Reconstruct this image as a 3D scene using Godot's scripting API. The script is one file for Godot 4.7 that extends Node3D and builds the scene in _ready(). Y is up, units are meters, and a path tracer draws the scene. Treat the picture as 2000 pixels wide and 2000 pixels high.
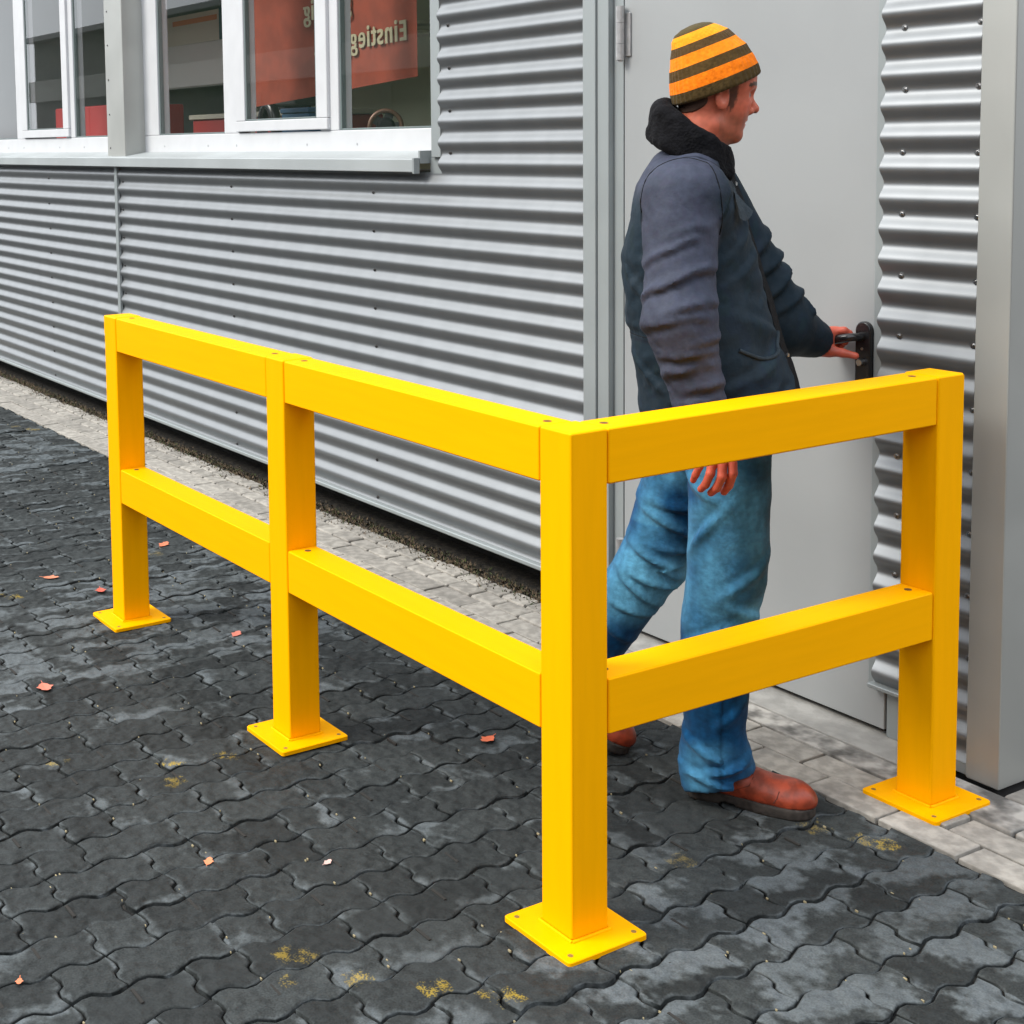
extends Node3D
# A yellow steel barrier guards the door of a metal clad workshop; a man in a striped cap opens the door.

var rng := RandomNumberGenerator.new()
var names_taken := {}
var mat := {}

# ---------------------------------------------------------------- naming and tagging
func numbered(parent: Node, called: String) -> String:
	var key := str(parent.get_instance_id()) + called
	var n: int = names_taken.get(key, 0)
	names_taken[key] = n + 1
	return called if n == 0 else "%s_%03d" % [called, n]

func put(parent: Node, called: String, mesh: Mesh, m: Material, at := Vector3.ZERO) -> MeshInstance3D:
	var o := MeshInstance3D.new()
	o.name = numbered(parent, called)
	o.mesh = mesh
	if m:
		o.material_override = m
	o.position = at
	parent.add_child(o, true)
	return o

func thing(called: String, label: String, category: String, at := Vector3.ZERO, group := "") -> Node3D:
	var o := Node3D.new()
	o.name = numbered(self, called)
	o.position = at
	add_child(o, true)
	tag(o, label, category, group)
	return o

func tag(o: Node, label: String, category: String, group := "") -> void:
	o.set_meta("label", label)
	o.set_meta("category", category)
	if group != "":
		o.set_meta("group", group)

func structure(called: String, mesh: Mesh, m: Material) -> MeshInstance3D:
	var o := put(self, called, mesh, m)
	o.set_meta("kind", "structure")
	return o

# ---------------------------------------------------------------- mesh helpers
func new_st() -> SurfaceTool:
	var st := SurfaceTool.new()
	st.begin(Mesh.PRIMITIVE_TRIANGLES)
	return st

func tri(st: SurfaceTool, a: Vector3, b: Vector3, c: Vector3, na: Vector3, nb: Vector3, nc: Vector3) -> void:
	if (b - a).cross(c - a).dot(na + nb + nc) > 0.0:
		var t := b
		b = c
		c = t
		t = nb
		nb = nc
		nc = t
	st.set_normal(na); st.add_vertex(a)
	st.set_normal(nb); st.add_vertex(b)
	st.set_normal(nc); st.add_vertex(c)

func quad(st: SurfaceTool, a: Vector3, b: Vector3, c: Vector3, d: Vector3, n: Vector3) -> void:
	tri(st, a, b, c, n, n, n)
	tri(st, a, c, d, n, n, n)

func quad4(st: SurfaceTool, a: Vector3, b: Vector3, c: Vector3, d: Vector3, na: Vector3, nb: Vector3, nc: Vector3, nd: Vector3) -> void:
	tri(st, a, b, c, na, nb, nc)
	tri(st, a, c, d, na, nc, nd)

# a box with rounded (chamfered, smoothly shaded) edges
func rbox(st: SurfaceTool, lo: Vector3, hi: Vector3, r := 0.003) -> void:
	var c := (lo + hi) * 0.5
	var h := (hi - lo) * 0.5
	r = minf(r, minf(h.x, minf(h.y, h.z)) * 0.95)
	var ax := [Vector3(1, 0, 0), Vector3(0, 1, 0), Vector3(0, 0, 1)]
	for i in 3:
		var u: Vector3 = ax[(i + 1) % 3]
		var v: Vector3 = ax[(i + 2) % 3]
		var hu := h[(i + 1) % 3] - r
		var hv := h[(i + 2) % 3] - r
		for s in [-1.0, 1.0]:
			var n: Vector3 = ax[i] * s
			var o := c + n * h[i]
			quad(st, o - u * hu - v * hv, o + u * hu - v * hv, o + u * hu + v * hv, o - u * hu + v * hv, n)
	for i in 3:
		var w: Vector3 = ax[i]
		var hw := h[i] - r
		for s in [-1.0, 1.0]:
			for t in [-1.0, 1.0]:
				var u: Vector3 = ax[(i + 1) % 3] * s
				var v: Vector3 = ax[(i + 2) % 3] * t
				var pu := c + u * h[(i + 1) % 3] + v * (h[(i + 2) % 3] - r)
				var pv := c + u * (h[(i + 1) % 3] - r) + v * h[(i + 2) % 3]
				quad4(st, pu - w * hw, pu + w * hw, pv + w * hw, pv - w * hw, u, u, v, v)
	for sx in [-1.0, 1.0]:
		for sy in [-1.0, 1.0]:
			for sz in [-1.0, 1.0]:
				var q := Vector3(sx, sy, sz)
				var p := c + q * (h - Vector3(r, r, r))
				tri(st, p + Vector3(sx * r, 0, 0), p + Vector3(0, sy * r, 0), p + Vector3(0, 0, sz * r), Vector3(sx, 0, 0), Vector3(0, sy, 0), Vector3(0, 0, sz))

func box_mesh(lo: Vector3, hi: Vector3, r := 0.003) -> ArrayMesh:
	var st := new_st()
	rbox(st, lo, hi, r)
	return st.commit()

# a tube through points, with a radius at each and closed ends
func tube(st: SurfaceTool, pts: Array, radii: Array, sides := 12) -> void:
	var rings := []
	var norms := []
	var up := Vector3(0.13, 0.97, 0.21)
	for i in pts.size():
		var d: Vector3 = (pts[mini(i + 1, pts.size() - 1)] - pts[maxi(i - 1, 0)]).normalized()
		if absf(d.dot(up)) > 0.95:
			up = Vector3(0.9, 0.1, 0.4)
		var x := d.cross(up).normalized()
		var y := x.cross(d).normalized()
		up = y
		var ring := []
		var nr := []
		for k in sides:
			var a := TAU * k / sides
			var n := x * cos(a) + y * sin(a)
			nr.append(n)
			ring.append(pts[i] + n * radii[i])
		rings.append(ring)
		norms.append(nr)
	for i in pts.size() - 1:
		for k in sides:
			var j := (k + 1) % sides
			quad4(st, rings[i][k], rings[i][j], rings[i + 1][j], rings[i + 1][k], norms[i][k], norms[i][j], norms[i + 1][j], norms[i + 1][k])
	for e in [0, pts.size() - 1]:
		var d: Vector3 = (pts[0] - pts[1]).normalized() if e == 0 else (pts[e] - pts[e - 1]).normalized()
		for k in sides:
			tri(st, pts[e], rings[e][k], rings[e][(k + 1) % sides], d, d, d)

func tube_mesh(pts: Array, radii: Array, sides := 12) -> ArrayMesh:
	var st := new_st()
	tube(st, pts, radii, sides)
	return st.commit()

# a flat outline (x, z) turned into a low block: top ring inset, chamfer, sides
func slab(st: SurfaceTool, outline: PackedVector2Array, top: float, bottom: float, inset: float, drop: float) -> void:
	var n := outline.size()
	var cen := Vector2.ZERO
	var area := 0.0
	for i in n:
		cen += outline[i]
		area += outline[i].cross(outline[(i + 1) % n])
	cen /= n
	var sgn := 1.0 if area > 0.0 else -1.0
	var inner := PackedVector2Array()
	var outn := PackedVector2Array()
	for i in n:
		var e0 := (outline[i] - outline[(i + n - 1) % n]).normalized()
		var e1 := (outline[(i + 1) % n] - outline[i]).normalized()
		var m := Vector2(e0.y, -e0.x) + Vector2(e1.y, -e1.x)
		m = m.normalized() * sgn
		outn.append(m)
		inner.append(outline[i] - m * inset)
	var up := Vector3.UP
	var tris := Geometry2D.triangulate_polygon(inner)
	for k in range(0, tris.size(), 3):
		var a := inner[tris[k]]
		var b := inner[tris[k + 1]]
		var c := inner[tris[k + 2]]
		tri(st, Vector3(a.x, top, a.y), Vector3(b.x, top, b.y), Vector3(c.x, top, c.y), up, up, up)
	for i in n:
		var j := (i + 1) % n
		var ia := Vector3(inner[i].x, top, inner[i].y)
		var ib := Vector3(inner[j].x, top, inner[j].y)
		var oa := Vector3(outline[i].x, top - drop, outline[i].y)
		var ob := Vector3(outline[j].x, top - drop, outline[j].y)
		var na := Vector3(outn[i].x, 0, outn[i].y)
		var nb := Vector3(outn[j].x, 0, outn[j].y)
		quad4(st, ia, ib, ob, oa, up, up, (nb + up * 0.5).normalized(), (na + up * 0.5).normalized())
		quad4(st, oa, ob, Vector3(ob.x, bottom, ob.z), Vector3(oa.x, bottom, oa.z), na, nb, nb, na)

# ---------------------------------------------------------------- distance fields and surface nets
func cap(p: Vector3, a: Vector3, b: Vector3, ra: float, rb: float) -> float:
	var pa := p - a
	var ba := b - a
	var h := clampf(pa.dot(ba) / ba.dot(ba), 0.0, 1.0)
	return (pa - ba * h).length() - lerpf(ra, rb, h)

func ell(p: Vector3, c: Vector3, r: Vector3) -> float:
	var q := (p - c) / r
	var k := q.length()
	var g := (q / r).length()
	return -minf(r.x, minf(r.y, r.z)) if g < 1e-6 else k * (k - 1.0) / g

func smin(a: float, b: float, k: float) -> float:
	var h := maxf(k - absf(a - b), 0.0) / k
	return minf(a, b) - h * h * k * 0.25

func smax(a: float, b: float, k: float) -> float:
	return -smin(-a, -b, k)

# stacked ellipses; rows of height, centre forward, centre sideways, half length, half width, from the top down
func loft(p: Vector3, tab: PackedFloat32Array) -> float:
	var rows := tab.size() / 5
	var i := 0
	while i < rows - 2 and p.y < tab[(i + 1) * 5]:
		i += 1
	var o := i * 5
	var t := clampf((p.y - tab[o]) / (tab[o + 5] - tab[o]), 0.0, 1.0)
	var dx := p.x - lerpf(tab[o + 1], tab[o + 6], t)
	var dz := p.z - lerpf(tab[o + 2], tab[o + 7], t)
	var a := lerpf(tab[o + 3], tab[o + 8], t)
	var b := lerpf(tab[o + 4], tab[o + 9], t)
	var k := sqrt(dx * dx / (a * a) + dz * dz / (b * b))
	var g := sqrt(dx * dx / (a * a * a * a) + dz * dz / (b * b * b * b))
	var side := -minf(a, b) if g < 1e-5 else k * (k - 1.0) / g
	var over := maxf(p.y - tab[0], tab[(rows - 1) * 5] - p.y)
	return smax(side, over, 0.03)

func new_soup() -> Dictionary:
	return {"v": PackedVector3Array(), "n": PackedVector3Array(), "c": PackedColorArray(), "i": PackedInt32Array()}

func nets(soup: Dictionary, field: Callable, lo: Vector3, hi: Vector3, cell: float, tint = null) -> void:
	var nx := int((hi.x - lo.x) / cell) + 2
	var ny := int((hi.y - lo.y) / cell) + 2
	var nz := int((hi.z - lo.z) / cell) + 2
	var val := PackedFloat32Array()
	val.resize(nx * ny * nz)
	var bl := 5
	var reach := bl * cell * 0.87 * 1.6 + 0.008
	for bz in range(0, nz, bl):
		for by in range(0, ny, bl):
			for bx in range(0, nx, bl):
				var v: float = field.call(lo + Vector3(bx + 2.0, by + 2.0, bz + 2.0) * cell)
				var far := absf(v) > reach
				for z in range(bz, mini(bz + bl, nz)):
					for y in range(by, mini(by + bl, ny)):
						var row := (z * ny + y) * nx
						for x in range(bx, mini(bx + bl, nx)):
							val[row + x] = v if far else float(field.call(lo + Vector3(x, y, z) * cell))
	var idx := PackedInt32Array()
	idx.resize(nx * ny * nz)
	idx.fill(-1)
	var vs := PackedVector3Array()
	var sy := nx
	var sz := nx * ny
	var offs := [0, 1, sy, sy + 1, sz, sz + 1, sz + sy, sz + sy + 1]
	var cor := [Vector3(0, 0, 0), Vector3(1, 0, 0), Vector3(0, 1, 0), Vector3(1, 1, 0), Vector3(0, 0, 1), Vector3(1, 0, 1), Vector3(0, 1, 1), Vector3(1, 1, 1)]
	var edges := [[0, 1], [2, 3], [4, 5], [6, 7], [0, 2], [1, 3], [4, 6], [5, 7], [0, 4], [1, 5], [2, 6], [3, 7]]
	var g := [0.0, 0.0, 0.0, 0.0, 0.0, 0.0, 0.0, 0.0]
	for z in nz - 1:
		for y in ny - 1:
			for x in nx - 1:
				var at := (z * ny + y) * nx + x
				var a := val[at]
				var inside := 0
				for k in 8:
					if val[at + offs[k]] < 0.0:
						inside += 1
				if inside == 0 or inside == 8:
					continue
				for k in 8:
					g[k] = val[at + offs[k]]
				var sum := Vector3.ZERO
				var cnt := 0
				for e in edges:
					var ga: float = g[e[0]]
					var gb: float = g[e[1]]
					if (ga < 0.0) != (gb < 0.0):
						sum += (cor[e[0]] as Vector3).lerp(cor[e[1]], ga / (ga - gb))
						cnt += 1
				idx[at] = vs.size()
				vs.append(lo + (Vector3(x, y, z) + sum / cnt) * cell)
	var base: int = soup.v.size()
	var ns := PackedVector3Array()
	ns.resize(vs.size())
	var tris := PackedInt32Array()
	var step := [1, sy, sz]
	for z in range(1, nz - 1):
		for y in range(1, ny - 1):
			for x in range(1, nx - 1):
				var at := (z * ny + y) * nx + x
				var neg := val[at] < 0.0
				for k in 3:
					if (val[at + step[k]] < 0.0) == neg:
						continue
					var u: int = step[(k + 1) % 3]
					var w: int = step[(k + 2) % 3]
					var q0 := idx[at - u - w]
					var q1 := idx[at - w]
					var q2 := idx[at]
					var q3 := idx[at - u]
					if q0 < 0 or q1 < 0 or q2 < 0 or q3 < 0:
						continue
					# neg: the surface faces along +axis; Godot's front faces run clockwise
					if neg:
						tris.append_array(PackedInt32Array([q0, q2, q1, q0, q3, q2]))
					else:
						tris.append_array(PackedInt32Array([q0, q1, q2, q0, q2, q3]))
	for t in range(0, tris.size(), 3):
		var a := vs[tris[t]]
		var n := (vs[tris[t + 2]] - a).cross(vs[tris[t + 1]] - a)
		for k in 3:
			ns[tris[t + k]] += n
	for k in vs.size():
		ns[k] = ns[k].normalized()
		soup.c.append(tint.call(vs[k], ns[k]) if tint != null else Color.WHITE)
	soup.v.append_array(vs)
	soup.n.append_array(ns)
	for t in tris:
		soup.i.append(t + base)

func soup_mesh(soup: Dictionary) -> ArrayMesh:
	var arr := []
	arr.resize(Mesh.ARRAY_MAX)
	arr[Mesh.ARRAY_VERTEX] = soup.v
	arr[Mesh.ARRAY_NORMAL] = soup.n
	arr[Mesh.ARRAY_COLOR] = soup.c
	arr[Mesh.ARRAY_INDEX] = soup.i
	var m := ArrayMesh.new()
	m.add_surface_from_arrays(Mesh.PRIMITIVE_TRIANGLES, arr)
	return m

func field_mesh(field: Callable, lo: Vector3, hi: Vector3, cell: float, tint = null) -> ArrayMesh:
	var s := new_soup()
	nets(s, field, lo, hi, cell, tint)
	return soup_mesh(s)

# ---------------------------------------------------------------- materials
func noise(seed_: int, freq: float, oct := 3) -> FastNoiseLite:
	var n := FastNoiseLite.new()
	n.seed = seed_
	n.noise_type = FastNoiseLite.TYPE_SIMPLEX_SMOOTH
	n.frequency = freq
	n.fractal_octaves = oct
	return n

func noise_tex(seed_: int, freq: float, lo: Color, hi: Color, size := 256, oct := 4, normal := false, bump := 2.0) -> NoiseTexture2D:
	var t := NoiseTexture2D.new()
	t.width = size
	t.height = size
	t.seamless = true
	t.noise = noise(seed_, freq, oct)
	if normal:
		t.as_normal_map = true
		t.bump_strength = bump
	else:
		var g := Gradient.new()
		g.offsets = PackedFloat32Array([0.25, 0.75])
		g.colors = PackedColorArray([lo, hi])
		t.color_ramp = g
	return t

func lin(r: float, g: float, b: float) -> Color:
	return Color(r, g, b).linear_to_srgb()

func plain(c: Color, rough := 0.6, metal := 0.0) -> StandardMaterial3D:
	var m := StandardMaterial3D.new()
	m.albedo_color = c
	m.roughness = rough
	m.metallic = metal
	return m

func varied(c: Color, rough: float, metal: float, seed_: int, spread: float, metres: float, freq := 0.02, bump := 0.0) -> StandardMaterial3D:
	var m := plain(c, rough, metal)
	m.albedo_texture = noise_tex(seed_, freq, Color(1.0 - spread, 1.0 - spread, 1.0 - spread), Color.WHITE)
	m.uv1_triplanar = true
	m.uv1_world_triplanar = true
	m.uv1_scale = Vector3.ONE / metres
	if bump > 0.0:
		m.normal_enabled = true
		m.normal_texture = noise_tex(seed_ + 1, 0.12, Color.BLACK, Color.WHITE, 256, 4, true, 4.0)
		m.normal_scale = bump
	return m

func cloth(c: Color, seed_: int, spread := 0.2, bump := 0.35) -> StandardMaterial3D:
	var m := varied(c, 0.85, 0.0, seed_, spread, 0.25, 0.05, bump)
	m.uv1_world_triplanar = false
	m.vertex_color_use_as_albedo = true
	m.rim_enabled = true
	m.rim = 0.12
	m.metallic_specular = 0.25
	return m

func make_materials() -> void:
	for k in 3:   # brushed paint, its faint streaks running along each member
		var y := varied(lin(0.94, 0.415, 0.0), 0.5, 0.0, 11, 0.012, 1.0, 0.02)
		y.uv1_scale = [Vector3(6, 0.5, 6), Vector3(0.5, 7, 7), Vector3(7, 7, 0.5)][k]
		y.metallic_specular = 0.12
		mat[["yellow", "yellow_x", "yellow_z"][k]] = y
	mat.hole = plain(lin(0.10, 0.05, 0.01), 0.8)
	mat.clad = varied(lin(0.245, 0.258, 0.268), 0.47, 0.75, 21, 0.035, 1.0, 0.012)
	mat.clad.uv1_scale = Vector3(2.2, 0.5, 2.2)
	mat.trim = varied(lin(0.31, 0.342, 0.347), 0.45, 0.3, 23, 0.05, 1.4, 0.008)
	mat.corner = varied(lin(0.39, 0.40, 0.38), 0.42, 0.3, 25, 0.05, 1.4, 0.008)
	mat.door = varied(lin(0.31, 0.325, 0.33), 0.45, 0.1, 27, 0.025, 2.0, 0.01)
	mat.pvc = varied(lin(0.545, 0.555, 0.57), 0.4, 0.0, 29, 0.02, 0.9, 0.02)
	mat.gasket = plain(lin(0.12, 0.15, 0.15), 0.6)
	mat.steel = plain(lin(0.5, 0.5, 0.5), 0.28, 1.0)
	mat.dark_steel = plain(lin(0.12, 0.12, 0.12), 0.4, 0.6)
	mat.black = plain(lin(0.012, 0.012, 0.013), 0.25)
	mat.plinth = varied(lin(0.02, 0.02, 0.018), 0.95, 0.0, 31, 0.4, 0.6)
	mat.concrete = varied(lin(0.27, 0.265, 0.25), 0.9, 0.0, 33, 0.2, 0.42, 0.03, 0.15)
	mat.worn = varied(lin(0.40, 0.385, 0.355), 0.92, 0.0, 35, 0.5, 0.55, 0.02, 0.2)
	var glass := plain(Color(0.30, 0.42, 0.36, 0.05), 0.0)
	glass.transparency = BaseMaterial3D.TRANSPARENCY_ALPHA
	glass.metallic_specular = 0.5
	mat.glass = glass
	mat.drain = plain(lin(0.38, 0.39, 0.40), 0.5)
	mat.room = plain(lin(0.62, 0.66, 0.46), 0.9)

# ---------------------------------------------------------------- scene
func _ready() -> void:
	rng.seed = 7
	# camera: the photo is an off-centre crop, so the lens is shifted
	var cam := Camera3D.new()
	cam.name = "camera"
	cam.projection = Camera3D.PROJECTION_FRUSTUM
	cam.near = 0.05
	cam.far = 400.0
	cam.size = 0.05 * 2000.0 / 2795.97
	cam.frustum_offset = Vector2(0.05 * 0.16525, 0.05 * -0.17303)
	cam.transform = Transform3D(Basis(Vector3(0.48877861, -0.02103892, -0.87215413), Vector3(-0.06675647, 0.99587612, -0.06143558), Vector3(0.86985001, 0.08825033, 0.48535846)).orthonormalized(), Vector3(2.01922, 1.55853, 1.74578))
	add_child(cam)
	cam.current = true
	# overcast sky
	var sky_mat := ProceduralSkyMaterial.new()
	sky_mat.sky_top_color = Color(0.93, 0.95, 0.98)
	sky_mat.sky_horizon_color = Color(0.86, 0.88, 0.90)
	sky_mat.sky_curve = 0.15
	sky_mat.ground_bottom_color = Color(0.3, 0.3, 0.3)
	sky_mat.ground_horizon_color = Color(0.5, 0.5, 0.5)
	sky_mat.sun_angle_max = 0.0
	var env := Environment.new()
	env.background_mode = Environment.BG_SKY
	env.sky = Sky.new()
	env.sky.sky_material = sky_mat
	env.tonemap_mode = Environment.TONE_MAPPER_LINEAR
	env.tonemap_exposure = 2.55
	env.sdfgi_enabled = true
	env.ssao_enabled = true
	env.ssil_enabled = true
	var we := WorldEnvironment.new()
	we.name = "world_environment"
	we.environment = env
	add_child(we)
	var sun := DirectionalLight3D.new()
	sun.name = "sun"
	sun.light_energy = 0.5
	sun.light_color = Color(1.0, 0.985, 0.96)
	sun.light_angular_distance = 25.0
	sun.shadow_enabled = true
	add_child(sun)
	sun.look_at_from_position(Vector3(-1.6, 4.2, 4.2), Vector3.ZERO)

	make_materials()
	build_ground()
	build_workshop()
	build_opposite()
	build_added_blocker()
	build_barrier()
	build_person()
	build_interior_things()
	build_leaves()

# ---------------------------------------------------------------- ground
const UNIT := 0.1125
const PITCH := 0.1115
const X0 := -0.669
const Z0 := 0.551
const EDGE := -0.922

func wave(t: float) -> float:   # t runs along a course joint, one period per unit
	t = t - floor(t)
	if t < 0.2: return -0.0095 * t / 0.2
	if t < 0.38: return -0.0095
	if t < 0.62: return lerpf(-0.0095, 0.0095, (t - 0.38) / 0.24)
	if t < 0.8: return 0.0095
	return 0.0095 * (1.0 - t) / 0.2

func paver_outline(long_: bool) -> PackedVector2Array:
	# local x across the course 0..PITCH, local z from 0 down to -length
	var units := 2 if long_ else 1
	var pts := PackedVector2Array()
	var cuts := [0.0, 0.2, 0.38, 0.62, 0.8]
	for k in units:
		for t in cuts:
			pts.append(Vector2(wave(t), -(k + t) * UNIT))
	var cross_ := [[0.0, 0.0], [0.3, -0.008], [0.45, -0.006], [0.55, 0.007], [0.7, 0.009]]
	for s in cross_:
		pts.append(Vector2(s[0] * PITCH, -units * UNIT + s[1]))
	for k in range(units - 1, -1, -1):
		for j in range(cuts.size() - 1, -1, -1):
			if j == cuts.size() - 1:
				pts.append(Vector2(PITCH, -(k + 1.0) * UNIT))
			pts.append(Vector2(PITCH + wave(cuts[j]), -(k + cuts[j]) * UNIT))
	pts.remove_at(pts.size() - 1)
	pts.append(Vector2(PITCH, 0.0))
	for j in range(cross_.size() - 1, 0, -1):
		pts.append(Vector2(cross_[j][0] * PITCH, cross_[j][1]))
	return pts

func shrink(poly: PackedVector2Array, by: float) -> PackedVector2Array:
	var r := Geometry2D.offset_polygon(poly, -by, Geometry2D.JOIN_MITER)
	return r[0] if r.size() > 0 else poly

func paver_texture() -> ImageTexture:
	# dry bloom and wet dark patches on the pavers, paver by paver, over a field that repeats
	var size := 1536
	var span := 2.7
	var a := noise(41, 0.012, 3).get_seamless_image(size, size).get_data()
	var b := noise(43, 0.05, 3).get_seamless_image(size, size).get_data()
	var c := noise(45, 0.35, 2).get_seamless_image(size, size).get_data()
	var data := PackedByteArray()
	data.resize(size * size * 3)
	var paints := [Vector4(-1.162, 0.322, 0.020, 1.0), Vector4(-1.145, 0.305, 0.016, 1.0), Vector4(-1.13, 0.285, 0.012, 0.9), Vector4(-1.05, 0.345, 0.03, 0.45), Vector4(-1.127, 0.181, 0.02, 0.6), Vector4(-1.10, 0.16, 0.02, 0.5),
		Vector4(-1.313, 0.564, 0.018, 0.6), Vector4(-1.30, 0.52, 0.014, 0.4), Vector4(-0.265, 0.478, 0.03, 0.5), Vector4(-0.131, 0.402, 0.028, 0.7), Vector4(-0.243, 0.45, 0.03, 0.4), Vector4(-0.031, 0.299, 0.03, 0.7), Vector4(0.062, 0.207, 0.03, 0.8),
		Vector4(0.035, 0.235, 0.02, 0.6), Vector4(-0.136, -0.42, 0.03, 0.3), Vector4(0.008, -0.825, 0.03, 0.6), Vector4(0.046, -0.843, 0.03, 0.8), Vector4(-0.09, -0.78, 0.03, 0.35), Vector4(-0.19, 0.52, 0.02, 0.5)]
	var seedr := RandomNumberGenerator.new()
	var props := {}
	for py in size:
		var z := -1.25 + span * (py + 0.5) / size
		var tz := (Z0 - z) / UNIT
		var wv := wave(tz)
		for px in size:
			var x := -1.75 + span * (px + 0.5) / size
			var at := py * size + px
			var fx := (x - wv - X0) / PITCH
			var k := int(floor(fx))
			var u := fx - k
			# which block of the course: units run downwards in z
			var m := posmod(int(floor(tz)) + k + 1, 3)
			var cell := int(floor(tz)) - (1 if m == 2 else 0)
			var key := k * 1000 + cell
			var pr: Array
			if props.has(key):
				pr = props[key]
			else:
				seedr.seed = key * 7919 + 13
				var right := clampf((x + 0.25) * 2.5, 0.0, 1.0)
				var border := 1.0 if z < -0.55 else 0.0
				var chance := 0.42 + 0.55 * right + 0.2 * border
				var bloom := seedr.randf() < chance
				pr = [0.72 + 0.62 * seedr.randf(), bloom, Vector2.from_angle(seedr.randf() * TAU), -0.15 - 0.35 * seedr.randf() + 0.42 * right, 0.55 + 0.45 * seedr.randf()]
				props[key] = pr
			var v := (tz - cell) / (1.0 if m == 0 else 2.0) - 0.5
			var na := a[at] / 255.0 - 0.5
			var nb := b[at] / 255.0 - 0.5
			var nc := c[at] / 255.0 - 0.5
			var light := 0.0
			if pr[1]:
				var dir: Vector2 = pr[2]
				var g: float = (u - 0.5) * dir.x * 1.1 + v * dir.y * 1.1 + na * 0.8 + nb * 0.45 + pr[3]
				light = smoothstep(-0.10, 0.34, g) * float(pr[4])
			var rim := maxf(absf(u - 0.5), absf(v) * (1.0 if m == 0 else 1.0))
			light = maxf(light, smoothstep(0.40, 0.5, rim) * clampf(0.24 + na * 2.6 + nb * 1.2, 0.0, 1.0) * 0.85)
			var tone: float = 0.0275 * float(pr[0]) * (1.0 + 0.55 * nb + 1.25 * nc)
			tone = lerpf(tone, 0.108 * (1.0 + 0.4 * nb + 0.8 * nc), light)
			var cr := tone * 0.88
			var cg := tone * 1.01
			var cb := tone * (1.02 + 0.06 * light)
			for p in paints:
				var dx: float = x - p.x
				var dz: float = z - p.y
				var rr: float = p.z
				if absf(dx) < rr and absf(dz) < rr:
					var f := (1.0 - (dx * dx + dz * dz) / (rr * rr)) * 0.7 + nb * 2.6 + nc * 2.6 - 0.42
					var w: float = clampf(f * 2.2, 0.0, 1.0) * p.w * 0.8
					cr = lerpf(cr, 0.40, w)
					cg = lerpf(cg, 0.27, w)
					cb = lerpf(cb, 0.02, w)
			var o := at * 3
			data[o] = int(clampf(pow(cr, 0.4545), 0.0, 1.0) * 255.0)
			data[o + 1] = int(clampf(pow(cg, 0.4545), 0.0, 1.0) * 255.0)
			data[o + 2] = int(clampf(pow(cb, 0.4545), 0.0, 1.0) * 255.0)
	return ImageTexture.create_from_image(Image.create_from_data(size, size, false, Image.FORMAT_RGB8, data))

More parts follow.
